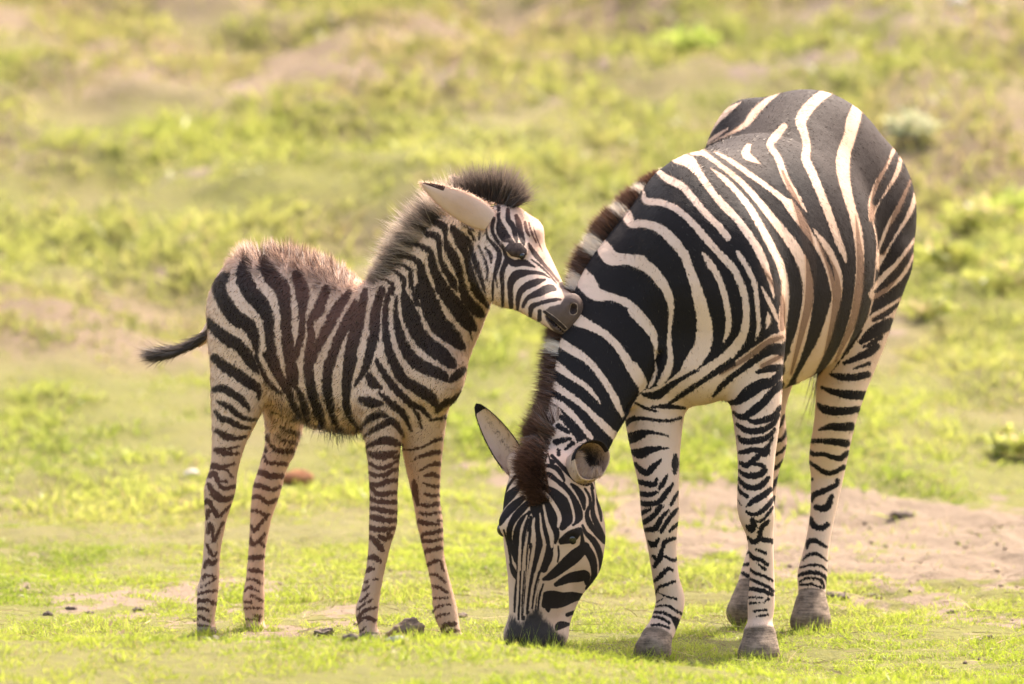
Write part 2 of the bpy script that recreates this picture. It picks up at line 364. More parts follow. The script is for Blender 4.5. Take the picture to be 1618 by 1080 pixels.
FOAL_COAT = """
b F1 165,235,30 130,300,38 170,400,43 230,480,42 300,520,38 335,600,28 342,665,13
b F1 285,160,30 270,240,44 310,330,48 370,400,46 410,480,33 420,600,27 440,720,28 490,835,20
b F1 385,150,28 430,240,46 490,310,46 507,430,32 515,560,33 530,680,34 548,790,34 560,860,20
b F1 575,235,32 605,330,40 603,440,22 600,560,18 575,660,20 550,720,18
b F1 740,315,26 695,430,30 650,500,20 655,580,22 640,680,24 640,780,28 660,900,28 700,1020,28
b F1 868,335,20 800,430,30 750,530,30 700,620,26 655,700,20
b F1 905,380,10 885,440,26 840,530,30 790,650,28 752,760,28 745,880,28 770,1000,22
b F4 160,40,20 120,200,42 80,380,45 40,560,32 25,720,25 50,880,20 115,975,14
b F4 275,30,24 232,180,34 222,330,35 190,470,31 150,590,22 88,685,8
b F4 330,30,17 300,150,20 300,280,22 310,400,28 350,520,34 420,640,37 520,710,39 600,760,39 655,825,22
b F4 372,80,8 370,200,18 390,310,28 430,430,37 510,530,44 610,580,42 690,620,34 722,655,8
b F4 425,60,24 470,200,54 515,320,55 590,410,55 680,470,54 745,535,34 772,568,8
b F4 550,20,45 610,150,65 650,250,66 730,330,60 800,400,38 832,437,10
b F4 680,20,42 750,110,52 820,200,54 872,270,44 912,302,14
b F4 870,300,9 888,370,6
b F4 820,20,25 860,110,36 930,180,38 972,214,10
b F4 900,20,25 950,90,25 1002,142,8
b F4 728,662,8 790,612,30 835,570,16
b F4 648,865,12 700,810,22 780,772,20 852,688,8
b F4 605,918,6 700,905,10 762,868,7
b F4 185,600,12 205,660,36 268,700,12
b F4 240,520,18 310,640,25 390,730,25 470,810,22 540,840,17 605,905,7
b F4 478,830,9 520,890,12 545,975,5
b F4 125,780,16 200,800,36 270,810,16
b F4 260,740,12 330,800,24 420,880,20 475,995,6
b F7 125,165,12 200,100,25 270,78,27 335,92,12
b F7 152,255,8 230,200,20 310,160,25 370,135,30 430,190,22 472,265,5
b F7 162,348,10 240,320,22 320,300,37 400,320,28 458,342,10
b F7 182,405,12 230,430,24 300,430,32 370,415,27 412,393,7
b F7 400,445,14 435,435,16
b F7 168,490,8 240,525,16 310,535,16 380,500,14 432,468,9
b F7 178,572,9 240,600,16 310,595,18 370,560,18 418,543,13
b F7 183,665,12 250,680,20 330,655,20 405,638,15
b F7 193,700,11 250,755,20 320,755,18 405,745,16
b F7 183,785,14 230,815,16 300,825,16 408,830,18
b F7 183,880,14 250,885,18 330,905,18 415,910,16
b F7 177,950,14 250,965,25 330,985,18 420,980,14
b F7 172,1030,14 240,1055,18 320,1060,18 395,1048,14
b F7 455,380,6 560,375,7 660,345,8 740,300,12 798,288,13
b F7 568,462,5 640,430,12 720,405,16 785,400,15
b F7 605,557,3 690,515,8 740,500,16 780,500,17
b F7 658,600,4 720,592,20 770,607,13
b F7 642,665,5 710,690,12 770,690,14
b F7 658,755,8 710,770,12 778,765,12
b F7 608,850,8 690,855,14 785,835,16
b F7 603,915,9 680,930,12 797,910,12
b F7 603,990,14 660,1005,16 775,1015,8
b F7 765,985,8 805,985,8
b F7 558,652,12 573,740,28 592,845,12
b F7 572,965,10 588,1065,8
b F8 165,60,18 230,85,16 310,85,14 378,75,12
b F8 308,95,10 352,132,9
b F8 166,130,10 220,180,22 260,230,22 282,255,10
b F8 252,140,10 300,160,20 352,140,10
b F8 166,315,15 220,310,20 265,348,8
b F8 150,422,13 180,405,16 208,405,5
b F8 133,510,10 158,505,9
b F8 170,490,5 245,490,6
b F8 120,582,8 150,565,10 182,528,4
b F8 102,672,8 140,635,9 172,600,4
b F8 80,732,8 130,690,8 205,650,4
b F8 62,820,10 100,780,16 140,740,12 228,720,7
b F8 78,850,8 130,800,12 225,822,13
b F8 98,912,8 142,880,6
b F8 98,962,10 150,930,10 215,950,10
b F8 108,1002,14 160,980,14 225,992,14
b F8 588,150,10 620,120,14 690,110,14 765,90,13
b F8 592,180,12 680,180,12 765,160,11
b F8 617,277,13 660,250,16 765,235,11
b F8 648,372,13 700,345,13 750,340,7 778,420,5
b F8 650,450,5 720,455,11 792,512,8
b F8 688,543,8 740,555,12 802,592,9
b F8 695,640,7 812,640,8
b F8 698,740,8 730,710,8 835,690,6
b F8 713,802,9 760,775,10 812,770,7
b F8 690,830,14 702,868,14 722,905,10
b F8 757,902,13 800,860,18 875,850,13
b F8 767,952,13 830,910,18 895,910,13
b F8 787,1022,11 850,1000,14 930,1010,12
b F8 556,80,10 562,120,10
b F1 72,480,10 100,530,28 170,590,35 250,640,35 320,740,27 348,785,12
b F1 103,700,22 160,750,30 240,800,32 310,850,32 352,880,22 356,935,9
b F5 192,220,25 260,215,30 340,260,30 410,310,27 462,377,9
b F5 213,313,9 290,350,22 370,410,18 440,450,14 522,455,5
b F5 197,390,9 240,445,18 320,470,22 390,510,18 462,520,9
b F5 207,540,15 270,580,25 350,600,16 435,585,8
b F5 203,690,18 250,705,25 320,720,12 375,715,8
b F5 270,685,12 382,663,5
b F5 178,815,23 240,825,18 300,810,8 348,795,6
b F5 238,830,8 290,850,9 332,902,6
b F5 147,887,20 190,880,25 220,930,14 282,935,7
b F5 218,940,14 260,985,16 365,973,13
b F5 143,958,13 180,1010,20 240,1060,18 315,1070,11
b F1 340,690,10 380,790,14 420,850,14 480,905,10
b F6 208,0,12 250,35,14 310,50,14 374,18,9
b F6 152,62,17 190,60,18 230,130,14 260,165,12 300,130,9 347,88,6
b F6 173,180,9 186,130,17
b F6 178,292,7 195,230,18 215,300,12 225,350,10 255,290,8 292,218,9
b F6 178,378,10 190,420,12 220,465,9 247,438,7
b F6 157,542,7 180,500,16 210,520,14 243,493,8
b F6 138,642,6 160,605,10 235,610,6
b F6 128,692,7 190,660,7 238,628,7
b F6 105,747,6 150,730,8 240,720,8
b F6 80,807,9 120,790,14 180,795,10 244,815,12
b F6 80,860,8 140,850,10 185,867,8
b F6 98,932,7 120,910,9 195,947,8
b F6 115,975,12 195,990,12
b F5 628,388,6 700,420,7 760,435,8 860,440,8
b F5 702,513,5 770,550,12 858,565,13
b F5 678,583,5 740,620,10 840,630,11
b F5 623,648,9 670,690,14 740,700,18 812,693,13
b F5 578,738,8 600,785,12 680,795,12 750,800,14
b F5 507,855,15 560,865,22 620,890,22 712,895,20
b F5 467,992,8 490,960,16 560,975,16 640,1000,12 705,978,9
b F5 462,1072,8 520,1050,14 582,1075,8
b F5 603,580,14 606,615,14
b F5 585,680,13 590,705,10
b F5 545,750,13 530,795,10
b F5 522,828,12 490,852,10
b F6 483,37,9 550,20,14 600,50,14 640,65,14 698,33,9
b F6 483,120,9 550,130,12 605,158,8
b F6 497,235,10 525,265,16 580,210,9 632,152,8
b F6 493,328,9 510,375,14 560,345,12 602,298,7
b F6 558,350,9 598,388,9
b F6 487,475,12 540,475,18 592,465,15
b F6 488,563,8 530,570,14 582,580,9
b F6 473,635,8 520,635,10 578,667,7
b F6 452,717,8 490,695,10 552,720,7
b F6 448,800,8 502,802,7
b F6 498,750,8 582,792,9
b F6 448,850,8 500,845,8 582,850,7
b F6 525,905,9 572,912,10
b F6 465,930,8 562,935,8
b G 380,80,16 520,110,24 640,150,34 735,205,44 745,290,22 755,390,36 800,480,52 850,570,56 900,700,46 930,820,36 970,950,38 1020,1075,38
b G 835,220,40 900,320,66 940,420,55 970,520,28 1000,640,30 1030,760,32 1070,870,32
b G 900,300,45 1000,360,40 1050,480,25 1090,610,20
b G 270,210,18 400,240,26 520,280,30 620,300,40 670,350,32 682,470,28 700,590,32 760,710,38 830,830,45 872,930,16
b G 240,360,16 360,380,24 470,420,30 570,480,38 590,560,42 620,690,46 680,810,60 720,900,70 790,1000,75 850,1085,75
b G 190,470,14 310,530,28 400,580,35 460,640,46 480,740,55 510,850,64 560,960,65 590,1085,65
b G 80,520,8 160,590,14 260,640,18 350,700,25 355,800,25 370,900,26 410,1000,32 440,1085,34
b G 0,640,16 110,680,18 200,730,22 270,800,28 270,900,22 290,1000,28 312,1085,35
b G 0,790,8 120,830,18 150,900,28 90,1000,28 70,1085,25
b G 180,980,10 190,1085,14
b H 590,745,20 650,780,25 722,832,7
b F3 5,300,20 30,420,25 60,560,28 100,680,28 150,780,25 202,855,12
b F3 50,370,12 90,470,22 130,580,20 160,680,16 180,745,6
b F3 58,270,17 102,345,7
b F3 230,90,16 200,180,18 185,250,10 200,320,9 260,390,14 290,440,18 280,520,20 255,605,13
b F3 255,600,8 240,680,10 240,805,7
b F3 255,610,8 277,705,4
b F3 150,240,10 130,332,5
b F3 128,380,5 170,470,8 195,560,10 195,655,5
b F3 183,400,5 220,450,14 226,515,6
b F3 245,170,14 235,260,14 270,340,12 320,400,14 345,470,16 400,518,26 480,512,24 562,546,5
b F3 345,500,22 310,600,16 315,700,14 316,845,10
b F3 285,85,12 285,180,14 300,250,34 330,310,38 392,352,13
b F3 355,100,12 360,180,20 400,240,20 415,310,18 427,354,6
b F3 420,150,12 440,210,22 450,270,24 470,340,18 482,374,7
b F3 490,200,10 500,260,12 522,305,7
b F3 518,368,8 560,440,18 620,510,14 700,600,9 745,655,8
b F3 540,490,5 620,550,8 680,610,8 732,672,6
b F3 585,478,5 660,550,7 722,622,6
b F3 520,205,6 545,295,7 575,355,6
b F3 555,240,4 585,335,5 625,425,4
b F3 382,855,16 375,740,20 382,660,28 430,605,34 520,590,18 620,600,10 682,632,5
b F3 430,875,10 440,770,20 480,710,25 560,670,28 642,645,8
b F3 473,855,11 510,790,16 600,745,28 680,712,30 722,720,13
b F3 530,925,12 540,860,20 600,830,14 700,805,14 762,800,7
b F3 600,955,16 602,888,13
b B 150,0,50 240,180,45 310,310,36 340,400,20
b B 400,0,48 400,200,46 370,350,42 420,500,40 490,640,26
b B 480,370,22 540,520,42 580,690,30
b B 640,0,50 595,150,48 605,320,48 650,440,40 700,580,42 745,750,34
b B 840,40,54 790,200,48 800,400,46 830,560,35 880,720,25 960,805,20
b B 1060,40,54 1010,250,50 990,450,40 990,570,28 1050,680,25 1145,765,20
"""
# ---------------------------------------------------------------- one continuous body surface out of tapered limbs and muscles
BIG = 1.0
class Field:
    def __init__(s, lo, hi, h):
        s.lo = np.array(lo, float); s.h = h; s.n = np.ceil((np.array(hi) - s.lo) / h).astype(int) + 1
        s.F = np.full(s.n, BIG, np.float32); s.tags = []
    def box(s, c, r):
        a = np.clip(np.floor((c - r - s.lo) / s.h).astype(int), 0, s.n); b = np.clip(np.ceil((c + r - s.lo) / s.h).astype(int) + 1, 0, s.n)
        return a, b
    def ell(s, D, off, c, A, r, pad):
        """lower D (a sub-block at index off) by an ellipsoid: centre c, axes rows of A, radii r"""
        ext = np.sqrt(((A * np.asarray(r)[:, None]) ** 2).sum(0)) + pad
        a, b = s.box(c, ext)
        if np.any(b <= a): return
        g = [s.lo[i] + s.h * np.arange(a[i], b[i]) - c[i] for i in range(3)]
        X, Yg, Z = np.meshgrid(*g, indexing='ij', sparse=True)
        k0 = 0; k1 = 0
        for j in range(3):
            q = (X * A[j, 0] + Yg * A[j, 1] + Z * A[j, 2]).astype(np.float32) / np.float32(r[j])
            k0 = k0 + q * q; k1 = k1 + (q / np.float32(r[j])) ** 2
        k0 = np.sqrt(k0); d = k0 * (k0 - 1) / np.sqrt(k1 + 1e-12)
        sl = tuple(slice(a[i] - off[i], b[i] - off[i]) for i in range(3))
        D[sl] = np.minimum(D[sl], d)
    def chain(s, pts, k, mode='limb', tagname=None, n=None, cut=False):
        """pts rows: px, py, Y, half-width across, half-depth (image pixels)"""
        q = np.array([[*P(p[0], p[1], p[2]), p[3] * mpp(p[2]), p[4] * mpp(p[2])] for p in pts])
        if len(q) == 1:
            d = q; T = np.array([[0, 0, 1.0]])
        else:
            rmin = min(q[:, 3].min(), q[:, 4].min()); L = np.linalg.norm(np.diff(q[:, :3], axis=0), axis=1).max()
            d = spline(q, n or int(np.clip(L / (0.22 * rmin), 3, 24))); T = np.gradient(d[:, :3], axis=0)
        T = T / np.linalg.norm(T, axis=1)[:, None]
        pad = k + 3 * s.h; rm = max(d[:, 3].max(), d[:, 4].max()) + pad
        a, _ = s.box(d[:, :3].min(0), rm); _, b = s.box(d[:, :3].max(0), rm)
        D = np.full(b - a, BIG, np.float32)
        for row, t in zip(d, T):
            if mode == 'trunk':
                sd = np.cross(t, [0, 0, 1.0]); sd /= np.linalg.norm(sd); up = np.cross(sd, t)
            else:                                   # across = sideways in elevation, then the depth axis
                up = np.cross(t, [0, 1.0, 0]); up /= np.linalg.norm(up); sd = up; up = np.cross(t, sd)
            s.ell(D, a, row[:3], np.array([t, sd, up]), (0.85 * min(row[3], row[4]) if mode != 'trunk' else 0.6 * (row[3] + row[4]) / 2, row[3], row[4]), pad)
        s.merge(D, a, b, k, cut, tagname)
    def blob(s, px, py, Y, rx, ry, rz, k, tilt=0.0, yaw=0.0, cut=False, tagname=None):
        """one muscle: radii across, deep, high; tilt turns it in elevation, yaw in plan (degrees)"""
        m = mpp(Y); c = P(px, py, Y); ct, st = math.cos(R(tilt)), math.sin(R(tilt)); cy, sy = math.cos(R(yaw)), math.sin(R(yaw))
        A = np.array([[ct, 0, st], [0, 1, 0], [-st, 0, ct]]) @ np.array([[cy, sy, 0], [-sy, cy, 0], [0, 0, 1]])
        r = np.array([rx, ry, rz]) * m; pad = k + 3 * s.h
        a, b = s.box(c, np.sqrt(((A * r[:, None]) ** 2).sum(0)) + pad); D = np.full(b - a, BIG, np.float32)
        s.ell(D, a, c, A, r, pad); s.merge(D, a, b, k, cut, tagname)
    def merge(s, D, a, b, k, cut, tagname):
        sl = tuple(slice(a[i], b[i]) for i in range(3)); F = s.F[sl]
        if cut:
            h = np.clip(0.5 - 0.5 * (F + D) / k, 0, 1); s.F[sl] = F * (1 - h) - D * h + k * h * (1 - h)
        else:
            h = np.clip(0.5 + 0.5 * (D - F) / k, 0, 1); s.F[sl] = D * (1 - h) + F * h - k * h * (1 - h)
        if tagname: s.tags.append((tagname, a, b, D))
    def tagdist(s, V, name):
        out = np.full(len(V), BIG)
        for t, a, b, D in s.tags:
            if t != name: continue
            g = (V - s.lo) / s.h - a; i = np.floor(g).astype(int); ok = np.all((i >= 0) & (i < np.array(D.shape) - 1), axis=1)
            j = i[ok]; fr = (g - i)[ok]; val = 0
            for o in ((0,0,0),(0,0,1),(0,1,0),(0,1,1),(1,0,0),(1,0,1),(1,1,0),(1,1,1)):
                val = val + np.prod([fr[:, c] if o[c] else 1 - fr[:, c] for c in range(3)], axis=0) * np.minimum(D[j[:, 0] + o[0], j[:, 1] + o[1], j[:, 2] + o[2]], 0.05)
            out[ok] = np.minimum(out[ok], np.where(val > .045, BIG, val))
        return out
    def mesh(s, smooth=4):
        F = s.F; S = F < 0; n = np.array(F.shape)
        c = np.zeros(n - 1, np.uint8); acc = np.zeros((*(n - 1), 1), np.uint8)
        for i in (0, 1):
            for j in (0, 1):
                for k in (0, 1):
                    c += S[i:n[0] - 1 + i, j:n[1] - 1 + j, k:n[2] - 1 + k]
        idx = np.argwhere((c > 0) & (c < 8)); vid = np.full(n - 1, -1, np.int32); vid[idx[:, 0], idx[:, 1], idx[:, 2]] = np.arange(len(idx))
        pos = np.zeros((len(idx), 3)); cnt = np.zeros(len(idx))
        for ax in range(3):
            o1, o2 = [o for o in range(3) if o != ax]
            for u in (0, 1):
                for w in (0, 1):
                    p = idx.copy(); p[:, o1] += u; p[:, o2] += w; q = p.copy(); q[:, ax] += 1
                    f0 = F[p[:, 0], p[:, 1], p[:, 2]]; f1 = F[q[:, 0], q[:, 1], q[:, 2]]; m = (f0 < 0) != (f1 < 0)
                    t = f0[m] / (f0[m] - f1[m]); pp = p[m].astype(float); pp[:, ax] += t; pos[m] += pp; cnt[m] += 1
        V = s.lo + s.h * pos / cnt[:, None]
        quads = []
        for ax in range(3):
            o1, o2 = (ax + 1) % 3, (ax + 2) % 3
            a = [slice(None)] * 3; b = [slice(None)] * 3; a[ax] = slice(0, -1); b[ax] = slice(1, None)
            ch = S[tuple(a)] != S[tuple(b)]; e = np.argwhere(ch)
            e = e[(e[:, o1] > 0) & (e[:, o2] > 0) & (e[:, o1] < n[o1] - 1) & (e[:, o2] < n[o2] - 1)]
            ins = S[e[:, 0], e[:, 1], e[:, 2]]
            g = []
            for u, w in ((0, 0), (-1, 0), (-1, -1), (0, -1)):
                p = e.copy(); p[:, o1] += u; p[:, o2] += w; g.append(vid[p[:, 0], p[:, 1], p[:, 2]])
            g = np.stack(g, 1); g[~ins] = g[~ins][:, ::-1]; quads.append(g)
        Q = np.vstack(quads)
        V = relax(V, Q, smooth); return V, Q

def relax(V, Q, n):
    a = np.concatenate([Q[:, [0, 1]], Q[:, [1, 2]], Q[:, [2, 3]], Q[:, [3, 0]]]); N = len(V)
    deg = np.bincount(a[:, 0], minlength=N) + np.bincount(a[:, 1], minlength=N)
    for i in range(n):
        for lam in (0.5, -0.52):
            s = np.stack([np.bincount(a[:, 0], V[a[:, 1], j], N) + np.bincount(a[:, 1], V[a[:, 0], j], N) for j in range(3)], 1)
            V = V + lam * (s / np.maximum(deg, 1)[:, None] - V)
    return V
def refine(V, Q, sel):
    """split the chosen quads in four"""
    S = Q[sel]; K = Q[~sel]
    e = np.sort(np.stack([S, np.roll(S, -1, 1)], 2).reshape(-1, 2), 1); u, inv = np.unique(e[:, 0].astype(np.int64) * len(V) + e[:, 1], return_inverse=True)
    mid = 0.5 * (V[u // len(V)] + V[u % len(V)]); cen = V[S].mean(1)
    m = inv.reshape(-1, 4) + len(V); c = len(V) + len(u) + np.arange(len(S))
    new = np.concatenate([np.stack([S[:, i], m[:, i], c, m[:, i - 1]], 1) for i in range(4)])
    return np.vstack([V, mid, cen]), np.vstack([K, new]), len(K)
def vnormals(V, Q):
    fn = np.cross(V[Q[:, 2]] - V[Q[:, 0]], V[Q[:, 3]] - V[Q[:, 1]]) if Q.shape[1] == 4 else np.cross(V[Q[:, 1]] - V[Q[:, 0]], V[Q[:, 2]] - V[Q[:, 0]])
    N = np.stack([sum(np.bincount(Q[:, c], fn[:, j], len(V)) for c in range(Q.shape[1])) for j in range(3)], 1)
    return N / (np.linalg.norm(N, axis=1)[:, None] + 1e-12)

# ---------------------------------------------------------------- coat pattern: signed distance (image pixels) to the edge of the black
def parse(txt):
    ops = []
    for ln in txt.strip().splitlines():
        w = ln.split(); x0, y0, sc = CROP[w[1]]; p = np.array([[float(v) for v in t.split(',')] for t in w[2:]])
        p[:, 0] = x0 + p[:, 0] / sc; p[:, 1] = y0 + p[:, 1] / sc
        if p.shape[1] == 3: p[:, 2] /= sc
        ops.append((w[0], p))
    return ops
def coat(ops, B, base=-40.0, gain=0.95):
    s = np.full(len(B), base)
    for kind, p in ops:
        if kind in 'bw':
            p = spline(p, 5); lo = p[:, :2].min(0) - p[:, 2].max() - 14; hi = p[:, :2].max(0) + p[:, 2].max() + 14
            m = np.where(np.all((B > lo) & (B < hi), axis=1))[0]
            if not len(m): continue
            bias = gain * min(1.0, p[:, 2].max() / 3.4); X = B[m]; best = np.full(len(m), -99.0)
            for a, b in zip(p[:-1], p[1:]):
                ab = b[:2] - a[:2]; t = np.clip(((X - a[:2]) @ ab) / (ab @ ab + 1e-9), 0, 1)
                d = np.hypot(X[:, 0] - a[0] - t * ab[0], X[:, 1] - a[1] - t * ab[1]); best = np.maximum(best, a[2] + t * (b[2] - a[2]) - d)
            s[m] = np.maximum(s[m], best + bias) if kind == 'b' else np.minimum(s[m], (1.6 if p[:, 2].max() > 4 else 0) * (gain > .5) - best)
        else:
            a = p; b = np.roll(p, -1, axis=0); d = np.full(len(B), 1e9); ins = np.zeros(len(B), bool)
            for u, v in zip(a, b):
                e = v - u; t = np.clip(((B - u) @ e) / (e @ e + 1e-9), 0, 1); d = np.minimum(d, np.hypot(*(B - u - t[:, None] * e).T))
                c = (u[1] > B[:, 1]) != (v[1] > B[:, 1])
                with np.errstate(divide='ignore', invalid='ignore'):
                    ins ^= c & (B[:, 0] < (v[0] - u[0]) * (B[:, 1] - u[1]) / (v[1] - u[1]) + u[0])
            sd = np.where(ins, d, -d); s = np.maximum(s, sd) if kind == 'B' else np.minimum(s, -sd)
    return np.clip(s, -40, 40)
def soft_patch(B, pts, feather):
    """0..1 inside a patch outlined in image pixels, feathered"""
    p = np.array([[float(v) for v in t.split(',')] for t in pts.split()])
    return np.clip(0.5 + coat([('B', p)], B, -1e3 if False else -40) / feather, 0, 1)

# ---------------------------------------------------------------- hair: many tapering ribbons in one mesh
def strands(root, dirn, length, width, rng, bend=None, nlev=3):
    N = len(root); rv = rng.normal(size=(N, 3)); W = np.cross(dirn, rv); W /= np.linalg.norm(W, axis=1)[:, None] + 1e-9
    bend = np.zeros((N, 3)) if bend is None else bend
    V = np.zeros((N, 2 * nlev + 1, 3)); lev = np.zeros((N, 2 * nlev + 1))
    for i in range(nlev + 1):
        t = i / nlev; c = root + dirn * (length * t)[:, None] + bend * (length * t * t)[:, None]
        w = (width * (1 - 0.75 * t))[:, None]
        if i < nlev: V[:, 2 * i] = c - W * w; V[:, 2 * i + 1] = c + W * w; lev[:, 2 * i:2 * i + 2] = t
        else: V[:, 2 * nlev] = c; lev[:, 2 * nlev] = 1
    b = (np.arange(N) * (2 * nlev + 1))[:, None]
    Q = np.vstack([b + np.array([2 * i, 2 * i + 1, 2 * i + 3, 2 * i + 2]) for i in range(nlev - 1)]) if nlev > 1 else np.zeros((0, 4), int)
    T = b + np.array([2 * nlev - 2, 2 * nlev - 1, 2 * nlev])
    return V.reshape(-1, 3), [Q, T], lev.ravel(), 2 * nlev + 1
def scatter(V, Q, n, rng, weight=None):
    """n random points on quads: indices of 4 corners and bilinear weights"""
    ar = np.linalg.norm(np.cross(V[Q[:, 2]] - V[Q[:, 0]], V[Q[:, 3]] - V[Q[:, 1]]), axis=1)
    if weight is not None: ar = ar * weight[Q].mean(1)
    f = rng.choice(len(Q), n, p=ar / ar.sum()); u, v = rng.random(n), rng.random(n)
    w = np.stack([(1 - u) * (1 - v), u * (1 - v), u * v, (1 - u) * v], 1)
    return Q[f], w
def at(A, ci, w): return (A[ci] * (w if A.ndim == 1 else w[..., None])).sum(1)

def ear_shell(base, tip, side, openn, W, depth, nu=30, nv=21, shape=0.55, u0=0.16):
    """a cupped leaf; returns V, Q, u, v, inner flag"""
    base, tip = np.array(base), np.array(tip); T = tip - base; L = np.linalg.norm(T); T = T / L
    O = openn - T * (openn @ T); O /= np.linalg.norm(O); S = np.cross(T, O)
    if S @ side < 0: S = -S
    u = np.linspace(0, 1, nu)[:, None] * np.ones((1, nv)); v = np.ones((nu, 1)) * np.linspace(-1, 1, nv)[None]
    w = W * np.power(np.clip(np.sin(np.pi * np.clip(u0 + (1 - u0) * u, 0, 1) ** 0.9), 0, 1), shape) * (1 - 0.15 * u)
    ang = 1.75 * (1 - 0.45 * u) * v
    r = w / np.sin(np.clip(1.75 * (1 - 0.45 * u), 0.6, 1.57))
    mid = base + T * (L * u)[..., None]
    X = mid + S * (r * np.sin(ang))[..., None] + O * (depth * (1 - np.cos(ang)) * r / W - 0.35 * depth * np.sin(np.pi * u))[..., None]
    n = np.cross(np.gradient(X, axis=0), np.gradient(X, axis=1)); n /= np.linalg.norm(n, axis=2)[..., None] + 1e-9
    if (n[nu // 2, nv // 2] @ O) < 0: n = -n
    th = 0.004 * (1 - 0.6 * np.abs(v)) [..., None]
    A = X + n * th * 0.5; Bk = X - n * th
    V = np.vstack([A.reshape(-1, 3), Bk.reshape(-1, 3)]); M = nu * nv; Q = []
    for i in range(nu - 1):
        for j in range(nv - 1):
            a = i * nv + j; Q.append((a, a + 1, a + nv + 1, a + nv)); Q.append((M + a, M + a + nv, M + a + nv + 1, M + a + 1))
        for j, fl in ((0, 0), (nv - 1, 1)):
            a = i * nv + j; q = (a, a + nv, M + a + nv, M + a); Q.append(q if not fl else q[::-1])
    for j in range(nv - 1):
        a = (nu - 1) * nv + j; Q.append((a, a + 1, M + a + 1, M + a))
    Q = np.array(Q); uu = np.concatenate([u.ravel()] * 2); vv = np.concatenate([v.ravel()] * 2)
    N = np.concatenate([n.reshape(-1, 3), -n.reshape(-1, 3)])
    # make winding follow N
    fn = np.cross(V[Q[:, 2]] - V[Q[:, 0]], V[Q[:, 3]] - V[Q[:, 1]]); fl = (fn * N[Q].mean(1)).sum(1) < 0; Q[fl] = Q[fl][:, ::-1]
    return V, Q, uu, vv, np.concatenate([np.ones(M), np.zeros(M)])

def ear_cup(C, n, ax, a, b, apex, nu=18, nv=36, point=0.0, pang=60.0):
    """a deep cup: rim ellipse (centre C, normal n, first axis ax, radii a, b) closing toward the apex; returns V, Q, depth, angle, inner flag"""
    C, apex = np.array(C), np.array(apex); n = n / np.linalg.norm(n); X = ax - n * (ax @ n); X /= np.linalg.norm(X); Z = np.cross(n, X); Z = Z if Z[2] > 0 else -Z
    th = np.linspace(0, 2 * np.pi, nv, endpoint=False); t = np.linspace(0, 1, nu)
    ext = 1 + point * np.exp(-((th - R(pang)) / 0.5) ** 2) + .035 * np.sin(3 * th + 1) + .02 * np.sin(5 * th)
    out = []
    for sh in (0.0, 1.0):
        for u in t:
            rad = (1 - u ** 2.2) ** .6 * .96 + .03 + sh * .05
            c = C + (apex - C) * u * (1.0 + .08 * sh)
            out.append(c + (np.cos(th) * a * ext * rad)[:, None] * X + (np.sin(th) * b * ext * rad)[:, None] * Z)
    V = np.vstack(out); M = nu * nv; Q = []
    for i in range(nu - 1):
        for j in range(nv):
            k = (j + 1) % nv; Q.append((i * nv + j, i * nv + k, (i + 1) * nv + k, (i + 1) * nv + j)); Q.append((M + i * nv + j, M + (i + 1) * nv + j, M + (i + 1) * nv + k, M + i * nv + k))
    for j in range(nv):
        k = (j + 1) % nv; Q.append((j, M + j, M + k, k))
    D = np.concatenate([np.repeat(t, nv)] * 2); A = np.tile(th, 2 * nu)
    return V, np.array(Q), D, A, np.concatenate([np.ones(M), np.zeros(M)])
# ---------------------------------------------------------------- the land: flat by the animals, a low bank in front, a hillside behind
def terrain(x, y):
    x = np.asarray(x, float); y = np.asarray(y, float)
    t = np.clip((y - 3.6) / 3.0, 0, None); ramp = np.where(t < 1, 0.5 * t * t * 3.0, (t - 0.5) * 3.0)
    z = 0.118 * ramp * np.where(y > 60, 0, 1) + np.where(y > 60, 0.118 * (54.9 + 0.25 * (y - 60)), 0)
    pk = np.interp(x, [-1.2, -0.12, 0.07, 0.14, 0.28, 0.6, 0.75, 1.3], [.195, .190, .172, .155, .132, .112, .095, .085]) + 0.016 * (fbm(x * 2.2, y * 0, 5, 3) - .5)
    dy = y + 1.8; z = z + pk * np.where(dy > 0, np.exp(-(dy / 0.52) ** 2), np.exp(-(np.maximum(dy, -3) / 2.4) ** 2)) * np.where(y < -12, np.clip((y + 20) / 8, 0, 1), 1)
    near = np.clip((y - 1.2) / 2.0, 0, 1); far = np.clip((y - 4) / 5, 0, 1)
    z = z + 0.012 * (fbm(x * 3, y * 3, 11) - .5) * (1 + 1.5 * near) + 0.02 * near * (fbm(x * 1.3, y * 1.0, 12, 3) - .5)
    z = z + far * (0.34 * (fbm(x * .55, y * .38, 13, 4) - .5) + 0.30 * (fbm(x * 1.9, y * 1.1, 14, 3) - .5))
    z = z + 0.075 * (fbm(x * 6, y * 5, 16, 5) - .5) * np.clip((x - .15) / .4, 0, 1) * np.clip((y - .9) / .6, 0, 1) * np.clip((6.5 - y) / 1.5, 0, 1)
    z = z + 0.010 * (fbm(x * 14, y * 14, 15, 3) - .5) * np.clip(1 - (y - 4) / 4, 0, 1)
    return z
def hit(px, py):
    """where the ray through a bearing meets the land"""
    Y = np.linspace(-2.2, 40, 6000); p = np.array([P(px, py, v) for v in Y[::1]]); d = p[:, 2] - terrain(p[:, 0], p[:, 1]); i = int(np.argmax(d < 0))
    return p[max(i, 1)]
def warped(lo, hi, c0, c1, fine, n):
    core = np.arange(c0, c1 + fine * .5, fine)
    a = c0 - (c0 - lo) * np.linspace(0, 1, n) ** 3; b = c1 + (hi - c1) * np.linspace(0, 1, n) ** 3
    return np.unique(np.concatenate([a[1:], core, b[1:]]))
gx = warped(-300, 300, -2.1, 2.1, 0.022, 40)
